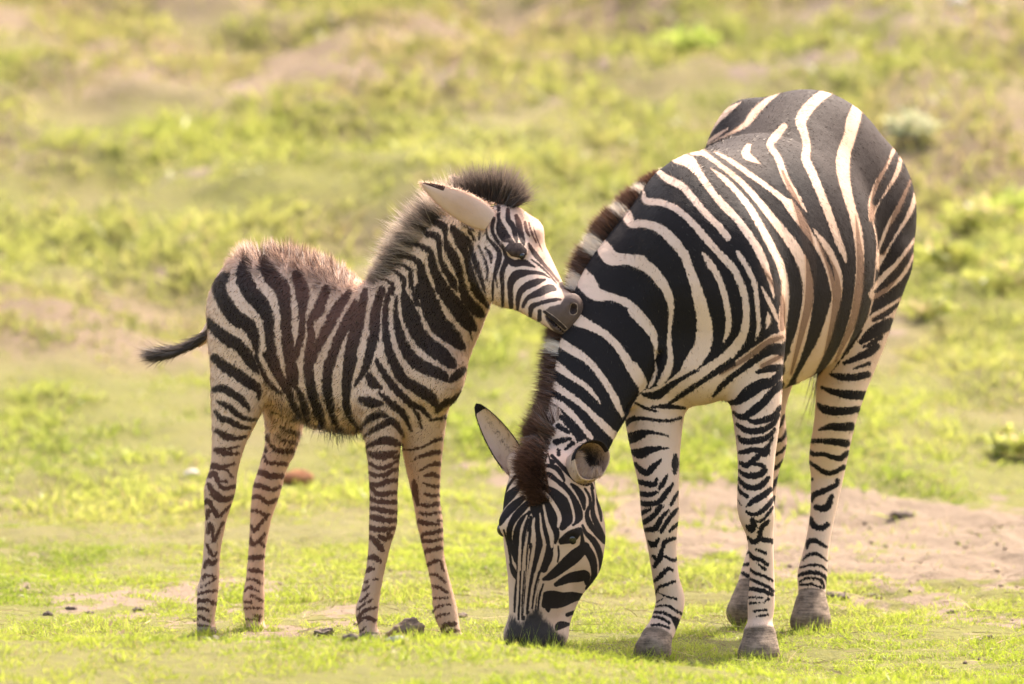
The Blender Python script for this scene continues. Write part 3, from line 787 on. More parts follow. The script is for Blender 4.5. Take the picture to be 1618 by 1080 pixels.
gy = np.unique(np.concatenate([-2.8 - 220 * np.linspace(0, 1, 30) ** 2.5, np.arange(-2.8, 3.5, 0.022), 3.5 + 13 * np.linspace(0, 1, 260) ** 1.15, 16.5 + 500 * np.linspace(0, 1, 60) ** 2.6]))
GX, GY = np.meshgrid(gx, gy, indexing='ij'); GV = np.stack([GX.ravel(), GY.ravel(), terrain(GX, GY).ravel()], 1)
ny = len(gy); ii = (np.arange(len(gx) - 1)[:, None] * ny + np.arange(ny - 1)[None]).ravel(); GQ = np.stack([ii, ii + ny, ii + ny + 1, ii + 1], 1)

SOIL_PATCHES = [   # worn ground: outline, feather, strength
    ('960,775 1120,760 1330,765 1640,800 1640,930 1480,945 1330,925 1230,915 1130,880 1080,900 1010,870 960,850', 50, .95),
    ('700,735 780,728 960,745 1010,775 960,800 860,780 700,775', 30, .7), ('180,728 420,735 640,745 640,770 420,760 180,745', 22, .2),
    ('190,905 330,900 560,925 620,960 560,990 300,985 120,990 0,965 0,945', 34, .5), ('380,985 560,985 680,1000 600,1012 380,1012', 16, .6),
    ('1300,930 1640,940 1640,1010 1480,1000 1330,960', 40, .5),
    ('300,95 560,90 700,120 660,150 520,180 330,160', 60, .25), ('250,215 330,220 330,300 240,310', 40, .45), ('1000,-20 1640,-30 1640,100 1300,110 1180,130 1000,60', 90, .34),
    ('1440,200 1640,170 1640,240 1500,260', 50, .35), ('600,60 1000,90 1000,150 700,170', 60, .3)]
def soil_at(V):
    B = pixel(V); s = np.zeros(len(V))
    fr = V[:, 1] > -2.4
    for pts, fe, st in SOIL_PATCHES: s = np.maximum(s, soft_patch(B, pts, fe) * st * fr)
    x, y = V[:, 0], V[:, 1]
    n1 = fbm(x * 1.6, y * 0.9, 21, 4); n2 = fbm(x * 7, y * 5, 22, 3); n3 = fbm(x * 30, y * 22, 23, 2)
    v = s * 0.85 + (n1 - 0.5) * np.where(y < 4.5, .12, .5) + (n2 - 0.5) * 1.1 + (n3 - .5) * .6
    out = (np.abs(B[:, 0] - 809) > 900)
    return np.clip((v - 0.30) / 0.34, 0, 1)
def dry_at(x, y): return np.clip((y - 3) / 3.5, .2, 1) * np.clip((fbm(x * .8 + 5, y * .5, 31, 4) - 0.47) * 4.5 + np.interp(y, [6, 9, 11, 16], [-.1, 0, .3, .6]) + .6 * np.clip(x - .1, 0, 1) * np.clip((y - 9.5) / 2.5, 0, 1), 0, 1)
def pale_at(x, y): return np.clip(np.interp(y, [-2, 2, 4, 9, 12], [.1, .15, .6, .75, .3]) + (fbm(x * .7, y * .5, 35, 3) - .5) * 1.2, 0, 1)
def lush_at(x, y): return np.clip((fbm(x * 1.4, y * .8, 33, 4) - 0.5) * 5, 0, 1)
soil = soil_at(GV)
def ground_mat():
    n = NT('turf_and_soil'); tc = n.n('TexCoord').outputs['Object']
    n1, n2, n3 = n.noise(3, 5, tc), n.noise(22, 5, tc, .65), n.noise(160, 4, tc, .65)
    soilc = n.mix(n2, (0.115, 0.083, 0.056), (0.25, 0.188, 0.130)); soilc = n.mix(n.math('MULTIPLY', n.smooth(n3, .45, .75), .45), soilc, (0.11, 0.08, 0.058)); soilc = n.mix(n.math('MULTIPLY', n.attr('far'), .75), soilc, (0.15, 0.112, 0.088))
    grassc = n.mix(n1, (0.10, 0.10, 0.02), (0.18, 0.17, 0.045)); grassc = n.mix(n.smooth(n2, .45, .7), grassc, (0.10, 0.095, 0.035))
    grassc = n.mix(n.math('MULTIPLY', n.attr('dry'), .85), grassc, (0.17, 0.115, 0.085)); grassc = n.mix(n.math('MULTIPLY', n.smooth(n3, .4, .8), .5), grassc, (0.07, 0.075, 0.02))
    col = n.mix(n.smooth(n.math('ADD', n.attr('soil'), n.math('MULTIPLY', n.math('SUBTRACT', n2, .5), .9)), .3, .7), grassc, soilc)
    b = n.n('Bump', {'Strength': 0.9, 'Distance': 0.02, 'Height': n.math('ADD', n.math('MULTIPLY', n2, 1.2), n.math('MULTIPLY', n3, .35))})
    sh = n.n('BsdfPrincipled', {'Base Color': col, 'Roughness': 0.95, 'Specular IOR Level': 0.1, 'Normal': b.outputs[0]})
    return n.done(sh.outputs[0])
ground = mesh_obj('ground', GV, [GQ], ground_mat(), None, dict(soil=soil, dry=dry_at(GV[:, 0], GV[:, 1]), far=np.clip((GV[:, 1] - 7) / 4, 0, 1)))
tag(ground, 'sunlit grassy hillside with bare trampled soil', None, None, 'structure')

# grass
def blade_mat(name):
    n = NT(name)
    c = n.mix(n.attr('hue'), (0.215, 0.315, 0.022), (0.43, 0.475, 0.05)); c = n.mix(n.attr('pale'), c, (0.47, 0.485, 0.12)); c = n.mix(n.attr('dry'), c, (0.31, 0.215, 0.12))
    c = n.mix(n.math('MULTIPLY', n.attr('lush'), .8), c, (0.115, 0.195, 0.015))
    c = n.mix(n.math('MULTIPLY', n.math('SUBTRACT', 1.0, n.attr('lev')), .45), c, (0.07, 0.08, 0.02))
    c = n.mix(n.attr('far'), c, n.mix(.42, c, (0.24, 0.215, 0.09)))
    d = n.n('BsdfDiffuse', {'Color': c}); t = n.n('BsdfTranslucent', {'Color': c}); g = n.n('BsdfGlossy', {'Color': (1, 1, .9, 1), 'Roughness': .35})
    m = n.n('MixShader', {0: .55, 1: d.outputs[0], 2: t.outputs[0]}); m2 = n.n('MixShader', {0: .012, 1: m.outputs[0], 2: g.outputs[0]})
    return n.done(m2.outputs[0])
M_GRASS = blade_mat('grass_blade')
gr = np.random.default_rng(3)
def grass_zone(y0, y1, margin, dens, h, w, thin=1.0):
    wid = lambda y: (26.8 + y) / FPX * 820 + margin
    N = int(dens * (y1 - y0) * 2 * wid((y0 + y1) / 2)); y = y0 + (y1 - y0) * gr.random(N); x = (gr.random(N) * 2 - 1) * wid(y)
    # gather into tufts
    k = gr.random(N) < .6; cs = 0.05 if y1 < 4 else 0.14
    cx, cy = np.round(x / cs), np.round(y / cs); ox = vnoise(cx * 1.7, cy * 2.3, 51) - .5; oy = vnoise(cx * 2.1, cy * 1.9, 52) - .5
    x = np.where(k, (cx + ox) * cs + gr.normal(size=N) * cs * .22, x); y = np.where(k, (cy + oy) * cs + gr.normal(size=N) * cs * .22, y)
    z = terrain(x, y); R3 = np.stack([x, y, z - .002], 1); so = soil_at(R3)
    clump = fbm(x * 9, y * 7, 41, 3) if y1 < 4 else fbm(x * 2.6, y * 1.8, 42, 4)
    keep = gr.random(N) < (1 - so * 0.97) * np.clip(0.35 + (clump - .38) * 3.5, 0.08, 1) * thin
    R3, so, clump = R3[keep], so[keep], clump[keep]; n = len(R3); x, y = R3[:, 0], R3[:, 1]
    d = gr.normal(size=(n, 3)) * np.array([.55, .55, .12]) + np.array([0, 0, 1.0]); d /= np.linalg.norm(d, axis=1)[:, None]
    ln = h * (0.35 + 0.9 * gr.random(n)) * np.clip(0.45 + (clump - .35) * 2.6, .3, 1.7)
    bend = gr.normal(size=(n, 3)) * np.array([.35, .35, .1]) - np.array([0, 0, .25])
    V, F, lev, kk = strands(R3, d, ln, w * (.6 + .8 * gr.random(n)), gr, bend=bend, nlev=2)
    dr = np.clip(dry_at(x, y) * gr.random(n) * 1.1 + (gr.random(n) < .10) * .8, 0, 1)
    return V, F, dict(lev=lev, hue=np.repeat(np.clip(.55 * fbm(x * 1.1, y * .8, 44, 3) + .5 * gr.random(n), 0, 1), kk), dry=np.repeat(dr, kk), far=np.repeat(np.clip((y - 5) / 5, 0, 1), kk), pale=np.repeat(pale_at(x, y) * (.4 + .6 * gr.random(n)), kk), lush=np.repeat(lush_at(x, y) * (.3 + .7 * gr.random(n)), kk))
def join(parts):
    off = 0; VV, Qs, Ts, A = [], [], [], {}
    for V, F, a in parts:
        VV.append(V); Qs.append(F[0] + off); Ts.append(F[1] + off); off += len(V)
        for k, v in a.items(): A.setdefault(k, []).append(v)
    return np.vstack(VV), [np.vstack(Qs), np.vstack(Ts)], {k: np.concatenate(v) for k, v in A.items()}
def tufts_at(spots):
    """longer blades round the feet and under the muzzle"""
    out = []
    for px, Y, rx, n, h in spots:
        c = P(px, 1030, Y); x = c[0] + rx * gr.normal(size=n) * .6; y = Y + gr.normal(size=n) * .035 - .05; R3 = np.stack([x, y, terrain(x, y) - .002], 1)
        d = gr.normal(size=(n, 3)) * np.array([.45, .45, .1]) + np.array([0, 0, 1.0]); d /= np.linalg.norm(d, axis=1)[:, None]
        V, F, lev, kk = strands(R3, d, h * (.35 + .75 * gr.random(n)), .0013 * (.6 + .8 * gr.random(n)), gr, bend=gr.normal(size=(n, 3)) * .35, nlev=2)
        z0 = np.zeros(n); out.append((V, F, dict(lev=lev, hue=np.repeat(.2 + .7 * gr.random(n), kk), dry=np.repeat((gr.random(n) < .15) * .8, kk), far=np.repeat(z0, kk), pale=np.repeat(.25 * gr.random(n), kk), lush=np.repeat(.3 * gr.random(n), kk))))
    return out
V, F, A = join(tufts_at(((1199, -.04, .06, 170, .032), (1032, -.05, .06, 200, .036), (1281, .76, .06, 170, .034), (1178, .83, .05, 130, .034), (586, .42, .04, 130, .034), (719, .55, .04, 120, .034),
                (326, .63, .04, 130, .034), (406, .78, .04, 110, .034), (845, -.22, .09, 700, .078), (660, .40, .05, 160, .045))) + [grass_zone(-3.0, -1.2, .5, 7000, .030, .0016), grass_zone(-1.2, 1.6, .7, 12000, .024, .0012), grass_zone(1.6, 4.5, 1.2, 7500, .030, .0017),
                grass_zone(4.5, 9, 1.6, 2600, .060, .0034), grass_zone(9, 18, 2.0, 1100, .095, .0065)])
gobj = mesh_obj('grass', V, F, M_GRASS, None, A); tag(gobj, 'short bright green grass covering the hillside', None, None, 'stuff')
print('GRASS', len(V) // 5)

# crumbs of soil and broken straw in the worn places
N = 3200; y = -0.9 + 6.5 * gr.random(N) ** 1.3; x = (gr.random(N) * 2 - 1) * 1.7; so = soil_at(np.stack([x, y, terrain(x, y)], 1)); k = gr.random(N) < so * .8 + .02
x, y = x[k], y[k]; N = len(x); r = .0025 + .009 * gr.random(N) ** 4
base = np.array([(1,0,0),(-.5,.87,0),(-.5,-.87,0),(.3,.1,.9),(-.1,-.2,-.6)], float); V = base[None] * (1 + .5 * (gr.random((N, 5, 1)) - .5)) * r[:, None, None]
an = gr.random(N) * 6.28; ca, sa = np.cos(an)[:, None], np.sin(an)[:, None]; V = np.stack([V[..., 0] * ca - V[..., 1] * sa, V[..., 0] * sa + V[..., 1] * ca, V[..., 2]], 2) + np.stack([x, y, terrain(x, y) + r * .25], 1)[:, None]
b = (np.arange(N) * 5)[:, None]; T = np.vstack([b + np.array(t) for t in ((0,1,3),(1,2,3),(2,0,3),(1,0,4),(2,1,4),(0,2,4))])
n = NT('soil_crumb'); c = n.mix(n.attr('hue'), (0.15, 0.11, 0.08), (0.30, 0.23, 0.165)); crumb_m = n.done(n.n('BsdfDiffuse', {'Color': c}).outputs[0])
tag(mesh_obj('soil_crumbs', V.reshape(-1, 3), [T], crumb_m, None, dict(hue=np.repeat(gr.random(N), 5)), smooth=False), 'loose crumbs of earth on the trampled soil', None, None, 'stuff')
N = 1600; y = -1.6 + 6.5 * gr.random(N); x = (gr.random(N) * 2 - 1) * 1.6; z = terrain(x, y) + .008
d = np.stack([gr.normal(size=N), gr.normal(size=N), .12 * np.abs(gr.normal(size=N))], 1); d /= np.linalg.norm(d, axis=1)[:, None]
V, F, lev, kk = strands(np.stack([x, y, z], 1), d, .03 + .09 * gr.random(N), np.full(N, .0010), gr, bend=.25 * gr.normal(size=(N, 3)) * np.array([1, 1, .2]), nlev=3)
n = NT('straw'); straw_m = n.done(n.n('BsdfDiffuse', {'Color': n.mix(n.attr('hue'), (0.22, 0.15, 0.09), (0.45, 0.36, 0.22))}).outputs[0])
tag(mesh_obj('straw', V, F, straw_m, None, dict(hue=np.repeat(gr.random(N), kk))), 'broken dry straw lying in the grass', None, None, 'stuff')
# ---------------------------------------------------------------- coat and hair materials
def coat_mat(name, pale, brown_pale, black, brown_black, gloss, fuzz, edge, dark_tones=((0.022, 0.019, 0.019), (0.065, 0.05, 0.044)), spec=.07, rust=.3):
    n = NT(name)
    tc = n.n('TexCoord').outputs['Object']
    hv0 = n.n('Mapping', {'Vector': tc, 'Scale': (1, 1, 0.45)}).outputs[0]; nz = n.noise(210 if fuzz < 1.5 else 150, 3, hv0, 0.6); nz2 = n.noise(480, 2, hv0)
    s = n.math('ADD', n.attr('stripe'), n.math('MULTIPLY', n.math('ADD', n.math('SUBTRACT', nz, 0.5), n.math('MULTIPLY', n.math('SUBTRACT', nz2, 0.5), 0.7)), n.math('MULTIPLY', n.attr('fuzz'), 4.5 * fuzz)))
    blk = n.smooth(s, -edge, edge)
    big = n.noise(9, 4, tc); fine = n.noise(700, 2, tc)
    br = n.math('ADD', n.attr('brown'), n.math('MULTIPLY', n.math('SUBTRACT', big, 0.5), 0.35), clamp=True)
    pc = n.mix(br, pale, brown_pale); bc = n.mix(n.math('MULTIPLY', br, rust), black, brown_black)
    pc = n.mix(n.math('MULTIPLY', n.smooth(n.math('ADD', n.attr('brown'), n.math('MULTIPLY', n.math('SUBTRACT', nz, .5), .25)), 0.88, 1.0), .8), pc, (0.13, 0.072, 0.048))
    dirt = n.smooth(n.noise(5, 5, tc, 0.65), 0.52, 0.75)
    pc = n.mix(n.math('MULTIPLY', dirt, 0.25), pc, (0.42, 0.29, 0.19))
    col = n.mix(blk, pc, bc)
    col = n.mix(n.math('MULTIPLY', n.math('SUBTRACT', fine, 0.35), 0.5, clamp=True), col, n.mix(blk, brown_pale, (0.026, 0.021, 0.02)))
    soot = n.smooth(n.math('ADD', n.attr('soot'), n.math('MULTIPLY', n.math('SUBTRACT', nz, 0.5), 0.55)), 0.3, 0.7)
    col = n.mix(soot, col, n.mix(n.noise(60, 4, tc), *dark_tones))
    hv = n.n('Mapping', {'Vector': tc, 'Scale': (8, 8, 90)}).outputs[0]
    hoofc = n.mix(n.smooth(n.math('ADD', n.math('MULTIPLY', n.noise(3, 5, hv, 0.65), .5), n.math('MULTIPLY', n.noise(40, 5, tc, .7), .5)), 0.35, 0.65), (0.085, 0.062, 0.046), (0.29, 0.215, 0.155))
    hf = n.smooth(n.attr('hoof'), 0.35, 0.65)
    col = n.mix(hf, col, hoofc)
    rough = n.math('ADD', gloss, n.math('MULTIPLY', n.noise(60, 3, tc), 0.2))
    bmp = n.n('Bump', {'Strength': 0.35, 'Distance': 0.004, 'Height': n.math('ADD', n.noise(420, 4, n.n('Mapping', {'Vector': tc, 'Scale': (1, 1, 0.22)}).outputs[0]), n.math('ADD', n.math('MULTIPLY', n.noise(45, 3, tc), 0.8), n.math('MULTIPLY', n.noise(15, 2, tc), 3.0)))})
    sh = n.n('BsdfPrincipled', {'Base Color': col, 'Roughness': rough, 'Normal': bmp.outputs[0], 'Specular IOR Level': spec,
             'Sheen Weight': 0.0, 'Sheen Roughness': 0.45, 'Sheen Tint': (1, 0.92, 0.82, 1)})
    return n.done(sh.outputs[0])
def hair_mat(name, pale, black, tip, trans=0.45, tipmix=0.8):
    """stripe: signed black amount at the root; lev: 0 root .. 1 tip; brown: 0..1 toward the tip colour everywhere"""
    n = NT(name)
    blk = n.smooth(n.attr('stripe'), -1.5, 1.5)
    bk = n.mix(n.attr('brown'), black, (0.12, 0.050, 0.032)); pl = n.mix(n.attr('brown'), pale, tip) if trans < .5 else pale
    col = n.mix(blk, pl, bk)
    t = n.math('MULTIPLY', n.smooth(n.attr('lev'), 0.45, 1.0), tipmix)
    col = n.mix(n.math('MAXIMUM', t, n.math('MULTIPLY', n.attr('brown'), 0.0 if trans < .5 and tipmix < .5 else 1.0), clamp=True), col, tip)
    col = n.mix(n.math('MULTIPLY', n.attr('rnd'), 0.3), col, n.mix(0.5, col, (0.30, 0.2, 0.13)))
    d = n.n('BsdfDiffuse', {'Color': col}); tr = n.n('BsdfTranslucent', {'Color': col})
    m1 = n.n('MixShader', {0: trans, 1: d.outputs[0], 2: tr.outputs[0]})
    gl = n.n('BsdfGlossy', {'Color': (1, 0.95, 0.9, 1), 'Roughness': 0.45})
    m2 = n.n('MixShader', {0: 0.05, 1: m1.outputs[0], 2: gl.outputs[0]})
    return n.done(m2.outputs[0])
M_ADULT = coat_mat('adult_coat', (0.65, 0.475, 0.365), (0.42, 0.255, 0.165), (0.012, 0.0105, 0.011), (0.07, 0.040, 0.028), 0.62, 1.35, 0.8)
M_FOAL = coat_mat('foal_coat', (0.66, 0.475, 0.365), (0.50, 0.31, 0.21), (0.018, 0.012, 0.011), (0.12, 0.05, 0.032), 0.75, 2.3, 1.0, ((0.055, 0.036, 0.029), (0.14, 0.092, 0.072)), .3, 1.0)
M_FOALHAIR = hair_mat('foal_hair', (0.82, 0.605, 0.475), (0.026, 0.0155, 0.0125), (0.36, 0.19, 0.12), 0.45, 0.10)
M_FOALMANE = hair_mat('foal_mane_hair', (0.66, 0.54, 0.44), (0.045, 0.036, 0.033), (0.36, 0.275, 0.22), 0.5, 0.55)
M_ADULTHAIR = hair_mat('adult_hair', (0.72, 0.525, 0.405), (0.015, 0.012, 0.011), (0.36, 0.22, 0.14), 0.3, 0.08)
M_MANE = hair_mat('mane_hair', (0.93, 0.82, 0.68), (0.024, 0.014, 0.010), (0.16, 0.066, 0.036), 0.4, 0.9)
def eye_mat():
    n = NT('dark_eye')
    return n.done(n.n('BsdfPrincipled', {'Base Color': (0.012, 0.009, 0.008, 1), 'Roughness': 0.06, 'Specular IOR Level': 0.6}).outputs[0])
M_EYE = eye_mat()
# ---------------------------------------------------------------- the grazing adult
rng = np.random.default_rng(7)
def hoof_chain(f, top, bot, tagname='hoof', k=0.006):
    f.chain([top, [(a + b) / 2 for a, b in zip(top, bot)], bot], k, tagname=tagname, n=6)

def sphere(c, r, nu=24, nv=16):
    u = np.linspace(0, 2 * np.pi, nu, endpoint=False); v = np.linspace(0, np.pi, nv)
    V = np.array([[r * math.sin(b) * math.cos(a), r * math.sin(b) * math.sin(a), r * math.cos(b)] for b in v for a in u]) + c
    Q = np.array([[i * nu + j, (i + 1) * nu + j, (i + 1) * nu + (j + 1) % nu, i * nu + (j + 1) % nu] for i in range(nv - 1) for j in range(nu)])
    return V, Q

def build_adult():
    f = Field((-0.20, -0.36, -0.04), (1.12, 1.34, 1.5), 0.0060)
    # trunk, chest to rump
    f.chain([(1088,500,.02,85,110),(1098,455,.12,112,170),(1108,438,.22,126,196),(1150,426,.38,148,194),(1193,416,.55,172,204),
             (1224,402,.66,167,200),(1248,368,.79,142,203),(1272,345,.92,152,205),(1284,350,1.0,142,188),(1290,368,1.08,118,150)], 0.03, 'trunk', 'trunk', n=18)
    f.blob(1370,360,.97, 76,105,128, .05, tilt=-8); f.blob(1180,305,.96, 74,100,148, .06)
    # neck
    f.chain([(1112,358,.24,108,84),(1068,425,.16,118,82),(1010,484,.09,106,68),(962,560,.01,82,56),(928,642,-.06,63,47),(905,706,-.11,53,44)], .028, tagname='neck')
    # shoulders, breast, brisket
    f.blob(1181,470,.08, 56,105,140, .06, tilt=4); f.blob(1032,540,.1, 48,95,110, .05)
    f.blob(1092,575,.06, 92,80,66, .05); f.blob(1095,520,.03, 70,50,80, .05)
    f.chain([(1042,560,-.055,3,10),(1030,600,-.06,4,12),(1010,628,-.06,4,12),(985,648,-.05,3,10)], .02, cut=True)
    # forelegs
    f.chain([(1188,540,.06,50,62),(1195,640,.03,40,47),(1195,720,.0,30,35),(1193,775,-.01,28,32),(1195,808,-.015,29,33),(1201,848,-.005,21,25),
             (1204,905,.0,19.5,23),(1203,950,.0,21.5,27),(1201,982,-.01,20,24),(1200,1000,-.02,25,28)], .035, tagname='leg')
    f.chain([(1036,600,.09,50,62),(1034,660,.07,46,54),(1036,710,.05,39,44),(1041,765,.02,32,36),(1043,815,.01,29.5,34),(1046,862,.01,23,27),
             (1052,912,.01,21,25),(1059,950,.02,23,29),(1049,985,.0,22,24),(1037,1008,-.02,24,27)], .035, tagname='leg')
    hoof_chain(f, (1201,1006,-.02,26,30), (1199,1034,-.035,34,42)); hoof_chain(f, (1036,1014,-.02,25,30), (1031,1030,-.04,30,38))
    # hind legs
    f.chain([(1382,420,.95,52,100),(1354,520,.89,50,86),(1332,600,.85,41,63),(1320,660,.85,33,45),(1309,720,.89,30.5,40),(1307,752,.9,26,34),
             (1300,810,.88,20,26),(1291,862,.86,19.5,25),(1284,905,.85,23.5,29),(1283,932,.84,22,25)], .05, tagname='leg')
    f.chain([(1222,480,.98,58,100),(1222,560,.92,44,70),(1214,640,.90,28,46),(1216,700,.94,27,38),(1208,742,.95,23,33),(1205,800,.93,19,25),
             (1201,860,.92,18,24),(1193,900,.91,21,26),(1186,920,.9,20,24)], .03, tagname='hindR')
    hoof_chain(f, (1282,950,.83,25,30), (1281,982,.81,33,40)); hoof_chain(f, (1184,934,.89,23,28), (1178,968,.87,31,38))
    # head, hanging to graze
    f.chain([(872,760,-0.160,68,58),(869,800,-0.175,74,66),(866,840,-0.180,72,66),(860,885,-0.170,60,60),(851,935,-0.160,48,50),(846,972,-0.155,42,45),(845,1000,-0.150,42,46)], .03, tagname='head')
    f.blob(910,845,-0.100, 47,85,82, .03); f.blob(835,850,-0.080, 38,80,78, .03)
    f.chain([(905,890,-0.100,38,48),(888,945,-0.110,26,36),(872,995,-0.120,24,34)], .03)
    f.blob(845,1004,-0.150, 48,48,30, .03)
    f.blob(806,826,-0.225, 18,24,22, .02); f.blob(893,838,-0.250, 27,22,20, .02)
    f.blob(894,758,-.11, 20,22,20, .02); f.blob(820,732,-0.110, 22,24,22, .02)          # ear roots
    f.blob(905,851,-0.285, 9,10,7, .008, cut=True, tilt=25)                                # eye socket
    f.blob(873,1021,-0.222, 8,14,9, .006, cut=True); f.blob(820,1018,-0.222, 8,14,9, .006, cut=True)
    V, Q = f.mesh(5)
    B = pixel(V[Q].mean(1)); V, Q, k = refine(V, Q, (B[:, 0] < 985) & (B[:, 1] > 690) | (B[:, 1] > 540) | (B[:, 0] < 1100))
    B = pixel(V[Q].mean(1)); V, Q, k = refine(V, Q, (B[:, 0] < 985) & (B[:, 1] > 690)); V = relax(V, Q, 1) if False else V
    B = pixel(V)
    s = coat(parse(ADULT_COAT), B)
    right = f.tagdist(V, 'hindR') < 0.012
    right &= B[:, 1] > 600
    sr = coat(parse(ADULT_HIND_R), B); s = np.where(right, sr, s)
    hoof = np.clip(0.5 + (0.004 - f.tagdist(V, 'hoof')) / 0.008, 0, 1) * (B[:, 1] > 905)
    soot = soft_patch(B, '806,972 816,978 824,986 832,972 842,963 852,960 858,976 868,984 878,996 893,1006 896,1045 790,1045 798,998', 27) * (V[:, 1] < 0.1)
    fet = np.clip(1 - np.abs(f.tagdist(V, 'hoof')) / 0.016, 0, 1) * 0.55 * (B[:, 1] > 905)
    soot = np.maximum(soot, fet)
    # the brown 'shadow' bands inside the pale stripes of flank and quarter
    brown = 0.12 + 0.62 * soft_patch(B, '1040,230 1110,205 1260,120 1420,180 1460,300 1380,330 1250,250 1150,300', 50)  # pale back stripes painted browner to tone down the sunlit top
    for pts in ('1236,270,3 1262,330,7 1280,400,9 1279,470,8 1268,520,6 1250,590,3', '1292,380,2 1316,430,8 1322,480,8 1306,560,6 1288,600,3',
                '1352,340,2 1360,420,7 1357,470,9 1347,510,7 1320,570,3', '1400,250,6 1380,320,6 1376,360,3', '1440,280,4 1420,330,7 1395,400,5', '1445,390,4 1410,440,8 1385,470,6',
                '1405,490,4 1380,505,5', '1237,532,4 1215,540,6 1180,565,5 1140,590,3', '1238,560,4 1205,578,5', '1202,420,2 1234,470,5 1236,520,5'):
        p = np.array([[float(v) for v in t.split(',')] for t in pts.split()])
        brown = np.maximum(brown, np.clip(0.5 + coat([('b', p)], B) / 6, 0, 1) * 1.08)
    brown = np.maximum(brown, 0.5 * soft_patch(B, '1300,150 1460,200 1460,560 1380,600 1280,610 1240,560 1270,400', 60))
    brown = np.maximum(brown, 0.42 * soft_patch(B, '790,720 960,720 965,960 890,1000 800,1000', 40)); brown = np.maximum(brown, 0.7 * soft_patch(B, '830,985 800,900 830,840 870,840 900,950 890,1010', 30))
    brown[hoof > 0.5] = 0
    # back of the black is a little rusty on the ribs
    root = empty('zebra', (V[:, 0].mean(), V[:, 1].mean(), 0.0), label='adult zebra standing with lowered neck, muzzle in the grass', cat='zebra')
    # ears are part of the same skin
    fuzz = np.where((B[:, 0] < 975) & (B[:, 1] > 715), .35, 1.15) if len(B) > 0 and B[:, 0].max() > 1200 else np.where((B[:, 0] > 770) & (B[:, 1] < 540), .35, 1.0)
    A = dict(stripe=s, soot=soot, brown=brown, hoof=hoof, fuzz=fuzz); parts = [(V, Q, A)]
    base, tip = (822,738,-.11), (752,637,-.16)
    EV, EQ, u, v, inner = ear_shell(P(*base), P(*tip), np.array((0.7, 0, -.7)), np.array((-0.15, -1.0, -0.1)), .036, .035)
    rim = np.maximum(np.abs(v) - 0.93, 0) * 60 * (u > 0.15) + np.maximum(u - 0.86, 0) * 40 + np.where((inner < 0.5), np.maximum(u - 0.66, 0) * 30, 0)
    es = np.where(rim > 0.6, 4.0, -6.0); es = np.where((inner > .5) & (np.abs(v) < 0.22) & (u > 0.25) & (u < 0.8), -0.6, es)
    parts.append((EV, EQ, dict(stripe=es, soot=np.where(inner > .5, 0.36 - 0.3 * np.abs(v), 0), brown=np.where(inner > .5, .25, .5), hoof=0 * u, fuzz=0 * u + .5)))
    m = mpp(-.1); EV, EQ, u, v, inner = ear_cup(P(935,727,-.265), np.array((.40, -.9, -.05)), np.array((1.0, .3, 0)), 29 * m, 30 * m, P(899,750,-.15), point=.16, pang=58)
    rim = (u < .16) & (v > .35) & (v < 3.0)
    parts.append((EV, EQ, dict(stripe=np.where(rim, 4.0, -5.0), soot=np.where(inner > .5, .34 + .5 * np.clip(u * 1.8 - .3, 0, 1), .05), brown=np.where(inner > .5, .9, .25), hoof=0 * u, fuzz=0 * u + .3)))  # inside of the cup gets darker with depth
    off = 0; VV, QQ, AA = [], [], {k: [] for k in A}
    for v_, q_, a_ in parts:
        VV.append(v_); QQ.append(q_ + off); off += len(v_)
        for k in A: AA[k].append(a_[k])
    VA, QA = np.vstack(VV), np.vstack(QQ); AT = {k: np.concatenate(a) for k, a in AA.items()}
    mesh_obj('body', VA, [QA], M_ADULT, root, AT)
    VN = vnormals(VA, QA); BA = pixel(VA); wt = (1 - np.clip(AT['hoof'] * 2, 0, 1)) * np.where(AT['soot'] > .5, .3, 1.0) * (.12 + np.exp(-(AT['stripe'] / 4.0) ** 2)) + 1e-4; wt[len(V):] = .5
    N = 150000; ci, w = scatter(VA, QA, N, rng, wt); r0 = at(VA, ci, w); nn = at(VN, ci, w); nn /= np.linalg.norm(nn, axis=1)[:, None] + 1e-9
    rb = pixel(r0); flow = np.where((rb[:, 1] > 560)[:, None] | (rb[:, 0] < 975)[:, None], np.array([0.05, 0, -1.0]), np.array([0.45, .45, -.75]))
    wob = np.stack([vnoise(rb[:, 0] / 13, rb[:, 1] / 13, 70 + j) - .5 for j in range(3)], 1); flow = flow + .55 * wob
    flow = flow - nn * (flow * nn).sum(1)[:, None]; dr = nn * .10 + flow + .10 * rng.normal(size=(N, 3)); dr /= np.linalg.norm(dr, axis=1)[:, None]
    ln = np.where(ci[:, 0] >= len(V), .012, np.where(rb[:, 0] < 960, np.where(rb[:, 1] > 700, .0042, .008), np.where(rb[:, 1] > 700, .0055, .0085))) * (.6 + .8 * rng.random(N))
    SV, SF, lev, k = strands(r0 - nn * .0008, dr, ln, np.full(N, .00055), rng, bend=.15 * flow, nlev=2)
    st = np.where(at(AT['soot'], ci, w) > .5, 5.0, at(AT['stripe'], ci, w)); SN = np.repeat(nn * .85 + dr * .25, k, axis=0); SN /= np.linalg.norm(SN, axis=1)[:, None]
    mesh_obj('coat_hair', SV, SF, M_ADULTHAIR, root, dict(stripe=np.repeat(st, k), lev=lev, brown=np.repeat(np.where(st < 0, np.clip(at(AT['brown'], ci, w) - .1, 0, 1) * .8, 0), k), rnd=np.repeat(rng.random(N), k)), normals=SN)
    N = 900; a = rng.random(N) * 2.6 + 2.7; q = np.array([P(935 + 27 * math.cos(v), 727 - 27 * math.sin(v), -.262) for v in a]) + .003 * rng.normal(size=(N, 3))
    dr = P(936, 724, -.23) - q; dr = dr / np.linalg.norm(dr, axis=1)[:, None] + np.array([.15, -.25, .2]) + .25 * rng.normal(size=(N, 3)); dr /= np.linalg.norm(dr, axis=1)[:, None]
